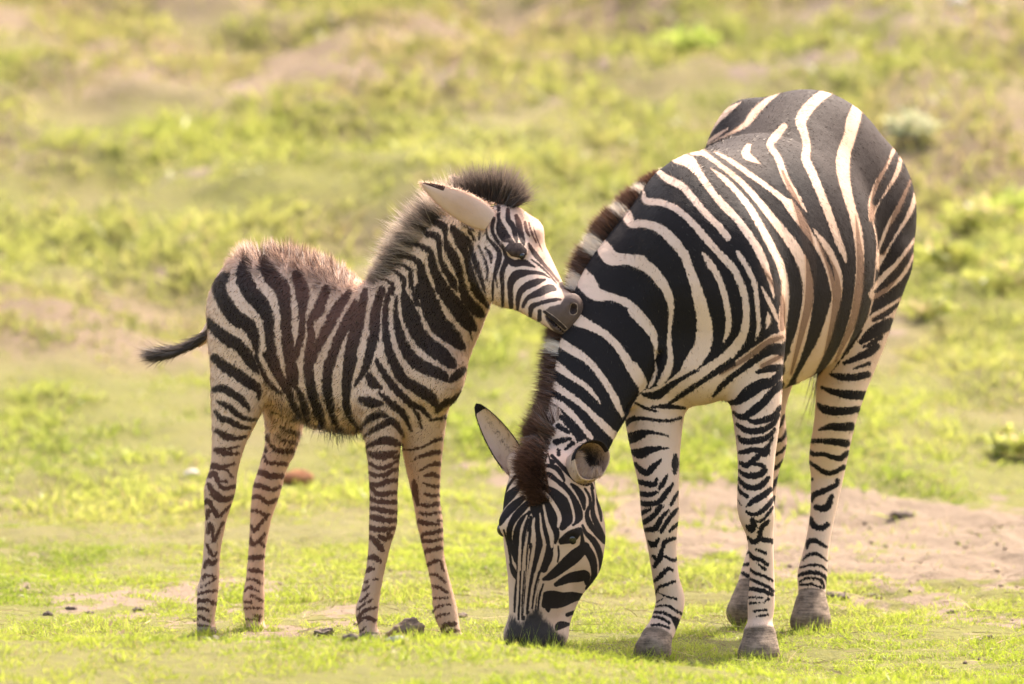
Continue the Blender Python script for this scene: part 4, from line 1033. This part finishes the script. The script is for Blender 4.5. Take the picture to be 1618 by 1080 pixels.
    SV, SF, lev, k = strands(q, dr, .016 + .016 * rng.random(N), np.full(N, .0006), rng, nlev=2)
    mesh_obj('ear_hair', SV, SF, M_ADULTHAIR, root, dict(stripe=0 * lev - 5, lev=lev, brown=0 * lev + .6, rnd=np.repeat(rng.random(N), k)))
    # eye
    EV, EQ = sphere(P(901, 850, -.255), 12.5 * mpp(-.2)); mesh_obj('eye', EV, [EQ], M_EYE, root)
    EV, EQ = sphere(P(797, 836, -.20), 12.0 * mpp(-.2)); mesh_obj('eye', EV, [EQ], M_EYE, root)
    # mane: upright bristles along the crest
    crest = np.array([(1050,268,.26,10),(1022,292,.24,22),(990,325,.20,30),(955,367,.16,36),(930,410,.13,36),(913,455,.105,36),(893,505,.07,34),(882,550,.02,36),(880,600,-.03,40),
                      (872,650,-.07,44),(850,692,-.05,44),(838,735,-.10,40),(842,765,-.155,30),(850,796,-.175,16)], float)
    c = spline(crest, 20); N = 24000; t = rng.random(N) * (len(c) - 1); i = t.astype(int); fr = (t - i)[:, None]
    cc = c[i] * (1 - fr) + c[np.minimum(i + 1, len(c) - 1)] * fr
    for q in c:                                   # over the poll the bristles stand on the front of the skull
        if q[1] > 665:
            m = np.hypot(B[:, 0] - q[0], B[:, 1] - q[1]) < 7
            if m.any(): q[2] = V[m, 1].min()
    cc = c[i] * (1 - fr) + c[np.minimum(i + 1, len(c) - 1)] * fr
    root3 = np.array([P(a, b, y) for a, b, y, _ in cc]); tan = np.gradient(np.array([P(a, b, y) for a, b, y, _ in c]), axis=0)[i]; tan /= np.linalg.norm(tan, axis=1)[:, None]
    out = np.cross(tan, [0, 1.0, 0]); out /= np.linalg.norm(out, axis=1)[:, None]; out[out[:, 0] > 0.3] *= 1
    sgn = np.where((out @ np.array([-1.0, 0, 0.35])) < 0, -1, 1)[:, None]; out = out * sgn
    late = np.clip((i / 20.0 - 9.6) / 1.6, 0, 1)[:, None]
    out = out * (1 - late) + np.array([-0.45, -0.8, 0.2]) * late; out /= np.linalg.norm(out, axis=1)[:, None]
    jit = rng.normal(size=(N, 3)); thick = np.clip(rng.normal(size=N) * (0.011 + 0.006 * np.clip((cc[:, 1] - 640) / 60, 0, 1) * np.clip((800 - cc[:, 1]) / 50, 0.2, 1)), -.028, .028)
    lat = np.cross(out, tan)
    rt = root3 + lat * thick[:, None] - out * (0.012 + 0.004 * np.abs(jit[:, :1])) - out * (np.abs(thick) * 0.5)[:, None]
    dr = out + lat * (thick * 14)[:, None] + 0.09 * jit; dr /= np.linalg.norm(dr, axis=1)[:, None]
    ln = cc[:, 3] * mpp(0) * (0.74 + 0.28 * rng.random(N)) * (1 - 8 * np.abs(thick)) + 0.012
    Bq = pixel(rt - out * 0.016); st = coat(parse(ADULT_COAT), Bq)
    rt = rt - np.array([0, .005, 0]) * (st < 0)[:, None]; nearside = (lat * thick[:, None])[:, 1] < 0.004
    st = np.where(nearside, st, 8.0); ln = np.where((st < 0) & (cc[:, 1] < 590), ln * .85, ln)
    SV, SF, lev, k = strands(rt, dr, ln, np.full(N, 0.0009), rng, bend=0.09 * rng.normal(size=(N, 3)), nlev=3)
    st = np.where(cc[:, 1] > 585, 8, st)          # by the poll the mane is dark throughout
    rn = rng.random(N)
    mesh_obj('mane', SV, SF, M_MANE, root, dict(stripe=np.repeat(st, k), lev=lev * np.repeat(np.where(st < 0, .5, 1.0), k) + np.repeat(0.25 * rng.random(N) - 0.22, k), brown=np.repeat(0.55 * (rn > 0.55) * (st > 0), k), rnd=np.repeat(rn * (st > 0), k)))
    # tail: a slim dock with a hanging switch of hair, behind the quarters
    td = spline(np.array([(1300,330,1.20),(1312,420,1.27),(1312,500,1.26),(1308,560,1.24)], float), 8)
    N = 900; tt = rng.random(N); q = np.array([P(*td[int(v * (len(td) - 1))]) for v in tt]) + rng.normal(size=(N, 3)) * 0.012
    dr = np.array([0, 0.05, -1.0]) + 0.12 * rng.normal(size=(N, 3)); dr /= np.linalg.norm(dr, axis=1)[:, None]
    SV, SF, lev, k = strands(q, dr, 0.16 + 0.1 * rng.random(N), np.full(N, 0.0014), rng, nlev=2)
    mesh_obj('tail', SV, SF, M_MANE, root, dict(stripe=np.repeat(np.where(tt < .6, -5, 5.0), k), lev=lev * 0.3, brown=0 * lev, rnd=np.repeat(rng.random(N), k)))
    return root

# ---------------------------------------------------------------- the foal
def build_foal():
    f = Field((-0.80, -0.05, -0.04), (0.20, 1.02, 1.16), 0.0052)
    f.chain([(372,478,.73,54,66),(402,490,.70,72,92),(440,505,.67,80,108),(500,542,.62,84,124),(555,566,.57,84,117),(602,560,.53,80,112),(650,552,.49,70,106),(688,562,.46,54,82)], .03, 'trunk', 'trunk')
    f.blob(388,505,.66, 52,70,100, .04)
    f.chain([(640,520,.50,96,66),(668,498,.47,94,58),(702,446,.43,82,50),(730,397,.37,70,44),(755,368,.33,58,42)], .04, tagname='neck')
    f.blob(612,585,.45, 50,52,85, .04); f.blob(690,590,.43, 44,46,58, .04)
    f.chain([(605,630,.45,44,46),(606,700,.45,28,33),(606,770,.45,22.5,26),(605,825,.45,22,25),(600,858,.45,17.5,20),(593,900,.45,14.5,18),(585,940,.45,15.5,20),(580,965,.45,18,22),(581,990,.44,14.5,18),(584,1004,.44,16,19)], .03, tagname='leg')
    f.chain([(668,640,.49,40,42),(668,715,.54,31,34),(673,780,.57,22,26),(680,830,.58,20,24),(687,880,.58,15,18),(697,925,.58,15.5,18),(704,965,.58,18.5,22),(712,995,.57,15,18),(716,1010,.57,16,19)], .03, tagname='leg')
    f.chain([(388,545,.66,56,62),(378,620,.65,45,50),(363,690,.65,28,34),(354,740,.65,22,26),(347,775,.65,24.5,27),(341,820,.65,17,20),(335,870,.65,13.5,16),(331,915,.65,15,18),(324,952,.65,18.5,21),(324,978,.65,15,18),(325,996,.65,16,18)], .03, tagname='leg')
    f.chain([(440,590,.74,46,42),(449,655,.78,32,36),(444,700,.8,25,28),(432,737,.8,21.5,25),(421,775,.8,22,26),(412,820,.8,16.5,20),(406,870,.8,13.5,16),(403,915,.8,14.5,17),(401,945,.8,17,20),(402,975,.8,15,17),(404,993,.8,15,18)], .02, tagname='leg')
    for t, b in (((584,1006,.44,16,18), (586,1016,.43,18,22)), ((717,1012,.57,16,19), (719,1018,.56,18,22)), ((325,995,.65,16,18), (326,1004,.64,18,21)), ((404,993,.8,15,18), (406,1000,.79,17,20))): hoof_chain(f, t, b)
    # head
    f.chain([(796,402,.27,67,47),(824,432,.22,55,41),(848,458,.165,44,34),(870,480,.095,34,30),(886,491,.035,33,31),(897,496,.005,29,29)], .025, tagname='head')
    f.blob(796,368,.29, 50,45,46, .03); f.blob(800,440,.21, 44,38,42, .03); f.blob(834,372,.25, 18,40,26, .03, tilt=-50)
    f.blob(816,390,.185, 24,18,14, .015, tilt=-10); f.blob(886,512,.01, 23,20,13, .015, tilt=-42); f.blob(905,482,-.005, 15,20,19, .015)
    f.blob(816,397,.163, 18,10,9, .010, tilt=-10)
    f.blob(905,488,-.042, 6,12,8, .004, cut=True)
    f.blob(873,508,-.012, 26,20,2.4, .004, cut=True, tilt=-42)
    f.blob(752,352,.27, 26,22,22, .02)
    f.chain([(350,498,.74,15,15),(325,530,.76,10,10),(300,546,.78,8,8)], .02, tagname='tail')
    V, Q = f.mesh(4); B = pixel(V[Q].mean(1)); V, Q, k = refine(V, Q, B[:, 0] > -1); B = pixel(V[Q].mean(1)); V, Q, k = refine(V, Q, (B[:, 0] > 765) & (B[:, 1] < 540)); B = pixel(V)
    s = coat(parse(FOAL_COAT), B, gain=.7) if False else np.where(B[:, 1] > 640, coat(parse(FOAL_COAT), B, gain=1.0), coat(parse(FOAL_COAT), B, gain=.5))
    hoof = np.clip(0.5 + (0.002 - f.tagdist(V, 'hoof')) / 0.006, 0, 1) * (B[:, 1] > 990)
    soot = soft_patch(B, '882,446 893,444 905,452 914,465 935,485 932,515 895,545 878,528 862,505 860,491 870,484 885,480 892,470', 7) * (V[:, 1] < 0.3)
    mouth = np.maximum(coat([('b', np.array([(860,492,1.2),(871,500,1.8),(884,511,2.0),(893,519,1.6)], float))], B), coat([('b', np.array([(907,484,4.0),(906,491,4.5)], float))], B)) * 1.0
    dark = (mouth > -1) & (V[:, 1] < .2); s = np.where(dark, np.maximum(mouth, .2) * 3, s); soot = np.where(dark, 0, soot)
    soot = np.maximum(soot, soft_patch(B, '797,392 806,383 822,384 832,394 832,402 822,407 808,404', 4) * (V[:, 1] < 0.25) * 0.85)
    soot = np.maximum(soot, np.clip(0.5 + coat([('b', np.array([(338,510,1),(328,526,5),(300,545,9),(270,560,12)], float))], B) / 6, 0, 1) * (f.tagdist(V, 'tail') < 0.012))
    lid = soft_patch(B, '797,392 806,383 822,384 832,394 832,402 822,407 808,404', 4) * (V[:, 1] < .25); s = np.where(lid > .4, 6, s); soot = np.where(lid > .4, .46, soot)
    brown = 0.12 + 0.75 * soft_patch(B, '340,380 520,360 600,430 590,500 520,560 430,610 470,480 400,420', 70)
    brown = np.maximum(brown, 0.85 * soft_patch(B, '790,320 830,320 870,390 910,450 895,470 860,420 830,370', 14))
    brown = np.maximum(brown, 0.8 * soft_patch(B, '300,690 740,690 740,1030 300,1030', 80))
    brown = np.maximum(brown, 0.8 * soft_patch(B, '875,430 905,445 915,470 885,475', 12))
    brown[hoof > .5] = 0
    root = empty('zebra_foal', (V[:, 0].mean(), V[:, 1].mean(), 0.0), label='small fluffy brown striped foal resting its muzzle on the neck of the larger animal', cat='zebra foal')
    fuzz = np.where((B[:, 0] < 975) & (B[:, 1] > 715), .35, 1.15) if len(B) > 0 and B[:, 0].max() > 1200 else np.where((B[:, 0] > 770) & (B[:, 1] < 540), .35, 1.0)
    A = dict(stripe=s, soot=soot, brown=brown, hoof=hoof, fuzz=fuzz); parts = [(V, Q, A)]; EARV = np.zeros(0)
    for base, tip, side, op, W, dep in (((774,350,.215), (665,289,.185), (0.4, 0, -1), (0.0, 1.0, 0.1), .037, .016), ((770,330,.34), (712,280,.40), (0.4, 0, -1), (-0.3, 0.6, .3), .030, .03)):
        EV, EQ, u, v, inner = ear_shell(P(*base), P(*tip), np.array(side, float), np.array(op, float), W, dep, shape=.75, u0=.18)
        EARV = np.concatenate([EARV, v])
        es = np.where((inner < .5) & (u > 0.72) & (v < -0.3) & (u < 0.97), 4.0, -6.0)
        br = np.where(inner > .5, .3, 0.34 + 0.5 * np.clip(1.25 - np.hypot((u - 0.42) / 0.36, (v + 0.1) / 0.8), 0, 1))
        parts.append((EV, EQ, dict(stripe=es, soot=np.where((inner > .5), 0.3, 0), brown=br, hoof=0 * u, fuzz=0 * u + .3)))
    off = 0; VV, QQ, AA = [], [], {k: [] for k in A}
    for v_, q_, a_ in parts:
        VV.append(v_); QQ.append(q_ + off); off += len(v_)
        for k in A: AA[k].append(a_[k])
    VA, QA = np.vstack(VV), np.vstack(QQ); AT = {k: np.concatenate(a) for k, a in AA.items()}
    mesh_obj('body', VA, [QA], M_FOAL, root, AT)
    EV, EQ = sphere(P(825, 403.5, .1555), 5.6 * mpp(.15)); mesh_obj('eye', EV, [EQ], M_EYE, root)
    # fluffy coat
    VN = vnormals(VA, QA); BA = pixel(VA)
    lenmap = np.full(len(VA), 0.0075)
    lenmap = np.where(BA[:, 1] > 690, 0.005, lenmap); lenmap = np.where((BA[:, 0] > 800) & (BA[:, 1] < 540), 0.004, lenmap); lenmap = np.where((BA[:, 0] > 862) & (BA[:, 1] < 540), 0.0015, lenmap)
    back = soft_patch(BA, '350,360 600,360 600,450 540,470 500,450 450,430 370,430', 30) * np.clip(VN[:, 2], 0, 1)
    lenmap = lenmap + 0.030 * back * soft_patch(BA, '370,340 560,340 545,470 350,440', 40)
    bel = soft_patch(BA, '420,600 600,640 600,720 420,720', 20) * np.clip(-VN[:, 2] + 0.4, 0, 1); lenmap = lenmap + 0.010 * bel
    lenmap[len(V):] = 0.004
    N = 150000; ew = np.ones(len(VA)); ew[len(V):] = 1.2; ci, w = scatter(VA, QA, N, rng, ew); r0 = at(VA, ci, w); nn = at(VN, ci, w); nn /= np.linalg.norm(nn, axis=1)[:, None] + 1e-9
    rb = pixel(r0)
    flow = np.zeros((N, 3)); flow[:, 2] = -0.75; flow[:, 0] = -0.45
    up = at(back, ci, w)[:, None]; flow = flow * (1 - up) + np.array([-0.2, 0, 0.5]) * up
    wob = np.stack([vnoise(rb[:, 0] / 9, rb[:, 1] / 9, 80 + j) - .5 for j in range(3)], 1); flow = flow + .8 * wob
    flow = flow - nn * (flow * nn).sum(1)[:, None]
    earf = (ci[:, 0] >= len(V))[:, None]; flow = np.where(earf, np.array([-.85, -.05, .45]) - nn * (nn @ np.array([-.85, -.05, .45]))[:, None], flow)
    dr = nn * np.where(earf, .06, 0.27 + 0.55 * up) + flow * 1.0 + 0.14 * rng.normal(size=(N, 3)); dr /= np.linalg.norm(dr, axis=1)[:, None]
    ln = at(lenmap, ci, w) * (0.6 + 0.8 * rng.random(N))
    SV, SF, lev, k = strands(r0 - nn * 0.0008, dr, ln, np.full(N, 0.0006), rng, bend=0.2 * flow, nlev=2)
    st = at(AT['stripe'], ci, w); so = at(AT['soot'], ci, w); bw = at(AT['brown'], ci, w)
    # on the rump the long fluff is greyish brown with pale ends
    st2 = np.where(so > .5, 6, st)
    hump = at(back, ci, w) * soft_patch(rb, '400,350 500,360 560,440 520,470 470,420 400,410', 22); st2 = np.where(rng.random(N) < hump * .6, 4.0, st2)
    lb = np.repeat(np.clip(bw - 0.15, 0, 1) * 0.75, k); rn = np.repeat(rng.random(N), k)
    SN = np.repeat(nn * 0.8 + dr * 0.3, k, axis=0); SN /= np.linalg.norm(SN, axis=1)[:, None]
    keep = None
    mesh_obj('coat_fur', SV, SF, M_FOALHAIR, root, dict(stripe=np.repeat(st2, k), lev=lev, brown=lb, rnd=rn), normals=SN)
    # soft fringe round the ears
    rim = np.where((AT['fuzz'][len(V):] < .4) & (np.abs(EARV) > .8))[0] + len(V); N = 2600; q = VA[rng.choice(rim, N)]; cen = VA[len(V):].mean(0)
    dr = VN[rng.choice(rim, N)] * .3 + (q - cen) / np.linalg.norm(q - cen, axis=1)[:, None] + .45 * rng.normal(size=(N, 3)); dr /= np.linalg.norm(dr, axis=1)[:, None]
    SV, SF, lev, k = strands(q + .001 * rng.normal(size=(N, 3)), dr, .005 + .008 * rng.random(N), np.full(N, .0005), rng, nlev=2)
    mesh_obj('ear_fringe', SV, SF, M_FOALHAIR, root, dict(stripe=0 * lev - 5, lev=lev, brown=0 * lev + .15, rnd=np.repeat(rng.random(N), k)))
    # mane, forelock, tail switch
    def tuft(name, crest, N, width, spread, spl, bend0=None, mat=M_FOALMANE, lv=0.0, st_fun=None, up=np.array([-0.6, 0, 0.8])):
        c = spline(np.array(crest, float), 16); t = rng.random(N) * (len(c) - 1); i = t.astype(int); fr = (t - i)[:, None]
        cc = c[i] * (1 - fr) + c[np.minimum(i + 1, len(c) - 1)] * fr
        r3 = np.array([P(*q[:3]) for q in cc]); d0 = cc[:, 4:7]; lat = np.array([0, 1.0, 0])
        th = rng.normal(size=N) * spread
        rt = r3 + lat * th[:, None] + 0.004 * rng.normal(size=(N, 3)); dr = d0 + lat * (th * 12)[:, None] + spl * rng.normal(size=(N, 3)); dr /= np.linalg.norm(dr, axis=1)[:, None]
        ln = cc[:, 3] * mpp(.4) * (0.65 + 0.5 * rng.random(N))
        SV, SF, lev, k = strands(rt, dr, ln, np.full(N, width), rng, bend=0.15 * rng.normal(size=(N, 3)) + (bend0 if bend0 is not None else 0), nlev=3)
        sq = st_fun(rt, dr, cc) if st_fun else np.full(N, 5.0)
        rn = rng.random(N)
        mesh_obj(name, SV, SF, mat, root, dict(stripe=np.repeat(sq, k), lev=lev + np.repeat(0.3 * rng.random(N) - 0.2 + lv, k), brown=0 * lev, rnd=np.repeat(rn, k)))
    ops = parse(FOAL_COAT)
    tuft('mane', [(598,462,.51,26,-.6,0,.8),(626,446,.48,44,-.88,0,.45),(650,414,.44,54,-.9,0,.4),(676,380,.40,58,-.88,0,.45),(704,352,.37,58,-.7,0,.7),(732,338,.34,56,-.4,0,.9)], 15000, 0.0008, 0.016, 0.13,
         st_fun=lambda rt, dr, cc: coat(ops, pixel(rt + np.array([.6, 0, -.35]) * 0.012)))
    tuft('forelock', [(728,318,.34,44,-.6,0,.8),(760,312,.33,52,-.2,0,1.0),(788,318,.31,58,.3,-.05,.95),(808,328,.28,50,.8,-.1,.62)], 3600, 0.0007, 0.013, 0.2)
    tuft('tail', [(330,525,.755,24,-.8,0.1,-.45),(312,540,.77,30,-.9,0.1,-.35),(292,550,.785,42,-.95,0.1,-.25),(278,556,.79,46,-.97,.1,-.12),(262,560,.80,42,-.98,.1,-.05)], 3200, 0.0010, 0.006, 0.09, lv=-0.35)
    # damp wisps under the belly
    tuft('belly_hair', [(440,636,.62,14,.2,0,-1),(480,655,.60,22,.25,0,-1),(530,672,.57,32,.15,0,-1),(572,672,.54,26,-.1,0,-1)], 420, 0.0008, 0.02, 0.22, lv=-0.3)
    return root
zebra = build_adult()
foal = build_foal()
# ---------------------------------------------------------------- small things lying and growing on the slope
from mathutils import noise as mnoise, Vector
def stone_mat(name, a, b, c, rough=.9):
    n = NT(name); tc = n.n('TexCoord').outputs['Object']
    col = n.mix(n.smooth(n.noise(28, 6, tc, .65), .35, .65), a, b); col = n.mix(n.math('MULTIPLY', n.smooth(n.noise(110, 5, tc, .7), .5, .75), .7), col, c)
    bm = n.n('Bump', {'Strength': .8, 'Distance': .006, 'Height': n.noise(70, 6, tc, .7)})
    return n.done(n.n('BsdfPrincipled', {'Base Color': col, 'Roughness': rough, 'Normal': bm.outputs[0], 'Specular IOR Level': .2}).outputs[0])
M_ROCK = stone_mat('brown_rock', (0.20, 0.15, 0.11), (0.11, 0.085, 0.065), (0.30, 0.24, 0.18))
M_EARTH = stone_mat('dark_earth', (0.11, 0.083, 0.063), (0.17, 0.13, 0.10), (0.055, 0.043, 0.035))
M_PALE = stone_mat('pale_stone', (0.72, 0.63, 0.54), (0.60, 0.50, 0.42), (0.42, 0.34, 0.28), .7)
M_GREY = stone_mat('grey_stone', (0.20, 0.20, 0.21), (0.12, 0.12, 0.13), (0.30, 0.29, 0.28), .7)
M_RUST = stone_mat('rusty_dung', (0.30, 0.12, 0.05), (0.19, 0.075, 0.035), (0.40, 0.2, 0.10))
def lump(name, px, py, w, h, d, mat, seed, label, cat, tilt=0.0, rough=.35, wedge=0.0, sink=.25, group=None):
    """a stone or clod: w wide, h high, d deep in image pixels, standing at (px, py)"""
    c = hit(px, py); m = mpp(c[1]); V, Q = sphere(np.zeros(3), 1.0, 40, 26); out = []
    for v in V:
        p = Vector(v); f = 1 + rough * (mnoise.noise(p * 1.3 + Vector((seed * 3.7, 0, 0))) + .55 * mnoise.noise(p * 3.1 + Vector((0, seed * 2.9, 0))) + .25 * mnoise.noise(p * 7.0 + Vector((0, 0, seed))))
        out.append(np.array(v) * f)
    V = np.array(out); V[:, 2] *= 1 + wedge * V[:, 0]
    V = V * np.array([w / 2, d / 2, h / 2]) * m; t = R(tilt); V = V @ np.array([[math.cos(t), 0, math.sin(t)], [0, 1, 0], [-math.sin(t), 0, math.cos(t)]])
    V[:, 2] += h * m * (.5 - sink); V = V + c
    o = mesh_obj(name, V - c, [Q], mat); o.location = c
    return tag(o, label, cat, group)
lump('rock', 637, 1009, 62, 36, 44, M_ROCK, 4, 'brown wedge shaped rock lying between the front hooves of the foal', 'rock', tilt=14, wedge=.45)
lump('stone', 628, 1014, 34, 12, 24, M_GREY, 9, 'small flat grey stone just in front of the brown wedge shaped rock', 'stone')
lump('stone', 303, 751, 20, 12, 18, M_PALE, 2, 'bright white stone on the grass behind the hind legs of the foal', 'stone', sink=.15)
lump('stone', 1513, 12, 26, 22, 24, M_PALE, 12, 'small pale stone far up the slope at the top right', 'stone', sink=.1)
lump('dung_lump', 470, 766, 52, 27, 34, M_RUST, 3, 'rusty brown oval lump of dung on the grass behind the foal', 'dung', rough=.18, sink=.12)
for i, (px, py, w, h, lab) in enumerate((
    (512, 1006, 30, 20, 'dark earth clod left of the near front hoof of the foal, larger of two'), (553, 1012, 26, 17, 'low dark clod touching the near front hoof of the foal'),
    (76, 972, 15, 9, 'small dark clod at the far left of the muddy strip'), (112, 963, 18, 8, 'dark clod second from the left on the muddy strip'),
    (140, 969, 14, 6, 'small low clod third from the left on the muddy strip'), (219, 964, 15, 6, 'small clod on bare mud left of the hind hooves of the foal'),
    (1322, 946, 32, 13, 'flat dark clod just right of the left hind hoof of the adult'), (1376, 944, 34, 9, 'thin dark clod at the near edge of the sandy path'),
    (1421, 815, 34, 11, 'brown earth mound standing on the far side of the sandy path'), (1505, 969, 18, 8, 'small clod on the grass below the sandy path'),
    (1562, 1010, 16, 9, 'small grey clod at the lower right'), (694, 968, 22, 10, 'dark crumb of earth left of the far front hoof of the foal'),
    (725, 975, 26, 10, 'dark crumb of earth right of the far front hoof of the foal'))):
    lump('earth_clod', px, py, w, h, w * .8, M_EARTH, 20 + i, lab, 'clod', rough=.75, sink=.36, group='clods of earth around the animals')

def leaf_mat(name, a, b, dry):
    n = NT(name); c = n.mix(n.attr('hue'), a, b); c = n.mix(n.attr('dry'), c, dry)
    d = n.n('BsdfDiffuse', {'Color': c}); t = n.n('BsdfTranslucent', {'Color': c}); g = n.n('BsdfGlossy', {'Roughness': .3})
    m = n.n('MixShader', {0: .5, 1: d.outputs[0], 2: t.outputs[0]}); return n.done(n.n('MixShader', {0: .03, 1: m.outputs[0], 2: g.outputs[0]}).outputs[0])
M_LIME = leaf_mat('lime_leaf', (0.30, 0.40, 0.06), (0.46, 0.50, 0.12), (0.5, 0.45, 0.2))
M_LEAF = leaf_mat('weed_leaf', (0.24, 0.28, 0.05), (0.42, 0.42, 0.11), (0.42, 0.33, 0.18))
M_PALEAF = leaf_mat('grey_leaf', (0.34, 0.38, 0.22), (0.48, 0.48, 0.30), (0.45, 0.38, 0.25))
M_STEM = leaf_mat('dry_stem', (0.22, 0.16, 0.09), (0.34, 0.26, 0.14), (0.3, 0.22, 0.13))
lr = np.random.default_rng(11)
def weed(px, py, w, h, nst, lpl, leaf, mat, label, dry=.25, at_pt=None, spread=1.0, cat='weed', name='leafy_weed'):
    """stems fanning from one root, leaves along them; w, h in image pixels"""
    c = at_pt if at_pt is not None else hit(px, py); m = mpp(c[1]); W, H = w * m * .72, h * m * .85; lpl = max(1, int(lpl * .62)); leaf = leaf * 1.15
    root = empty(name, c, label=label, cat=cat)
    a = lr.random(nst) * 2 * math.pi; r = np.sqrt(lr.random(nst)); tip = np.stack([np.cos(a) * r * W, np.sin(a) * r * W * .8, H * (1.05 - .55 * r ** 2) * (.7 + .4 * lr.random(nst))], 1)
    base = c + np.stack([np.cos(a) * r * W * .25, np.sin(a) * r * W * .2, 0 * r - .005], 1); d = c + tip - base; L = np.linalg.norm(d, axis=1)
    V, F, lev, k = strands(base, d / L[:, None], L, np.full(nst, max(.0012, .01 * W)), lr, nlev=3)
    mesh_obj('stem', V, F, M_STEM, root, dict(hue=np.repeat(lr.random(nst), k), dry=0 * lev))
    n = nst * lpl; i = np.repeat(np.arange(nst), lpl); t = .25 + .75 * lr.random(n); p = base[i] + d[i] * t[:, None]
    ld = lr.normal(size=(n, 3)) * np.array([1, 1, .45]) + np.array([0, 0, .35]) + .3 * d[i] / L[i][:, None]; ld /= np.linalg.norm(ld, axis=1)[:, None]
    ls = leaf * m * (.5 + .8 * lr.random(n)); sd = np.cross(ld, lr.normal(size=(n, 3))); sd /= np.linalg.norm(sd, axis=1)[:, None]; nm = np.cross(ld, sd)
    pts = [(0, 0, 0), (.35, .24, .05), (.75, .17, .02), (1, 0, -.12), (.75, -.17, .02), (.35, -.24, .05)]
    LV = np.stack([p + ld * (u * ls)[:, None] + sd * (v * ls)[:, None] + nm * (z * ls)[:, None] for u, v, z in pts], 1).reshape(-1, 3)
    b = (np.arange(n) * 6)[:, None]; Q = np.vstack([b + np.array([0, 1, 2, 3]), b + np.array([0, 3, 4, 5])])
    mesh_obj('foliage', LV, [Q], mat, root, dict(hue=np.repeat(np.clip(lr.random(n) * .6 + .4 * t, 0, 1), 6), dry=np.repeat((lr.random(n) < dry) * .9, 6)))
    return root
weed(1095, 88, 78, 50, 26, 16, 20, M_LIME, 'bright lime green bush on the brown slope behind the adult', .02)
weed(1440, 225, 66, 60, 30, 22, 11, M_PALEAF, 'pale grey green weed on the slope right of the rump of the adult', .1)
weed(1545, 372, 100, 70, 24, 16, 18, M_LEAF, 'leafy green weed just left of the yellow green weed at the right edge', .1)
weed(1600, 350, 80, 62, 20, 14, 18, M_LIME, 'yellow green weed at the right edge, uppermost of the weed patch', .1)
weed(1500, 420, 92, 56, 22, 14, 18, M_LEAF, 'leafy weed left of the weed patch at the right edge', .15)
weed(1590, 462, 96, 60, 22, 14, 17, M_LEAF, 'low leafy weed at the right edge, below the taller ones', .2)
weed(1480, 505, 84, 40, 18, 12, 16, M_LEAF, 'lowest weed of the patch right of the adult, closest to its thigh', .2)
weed(1600, 722, 66, 52, 22, 14, 16, M_LEAF, 'small dark green weed beside the far edge of the sandy path at right', .05)
for px, Y, top, w, lab in ((372, -1.0, 930, 70, 'dry sprig with dusty leaves in front of the hind hooves of the foal'), (500, -1.05, 955, 66, 'dry brown sprig between the hind and front legs of the foal'),
                           (190, -1.0, 945, 50, 'dusty sprig on the muddy strip at left')):
    p = P(px, 1010, Y); p[2] = float(terrain(p[0], p[1])); hh = (pixel(p[None])[0, 1] - top)
    weed(px, 0, w, hh, 9 if w > 45 else 6, 5 if w > 45 else 1, 9, M_STEM if w < 60 else M_PALEAF, lab, .6, at_pt=p, name='dry_sprig', cat='dry plant')
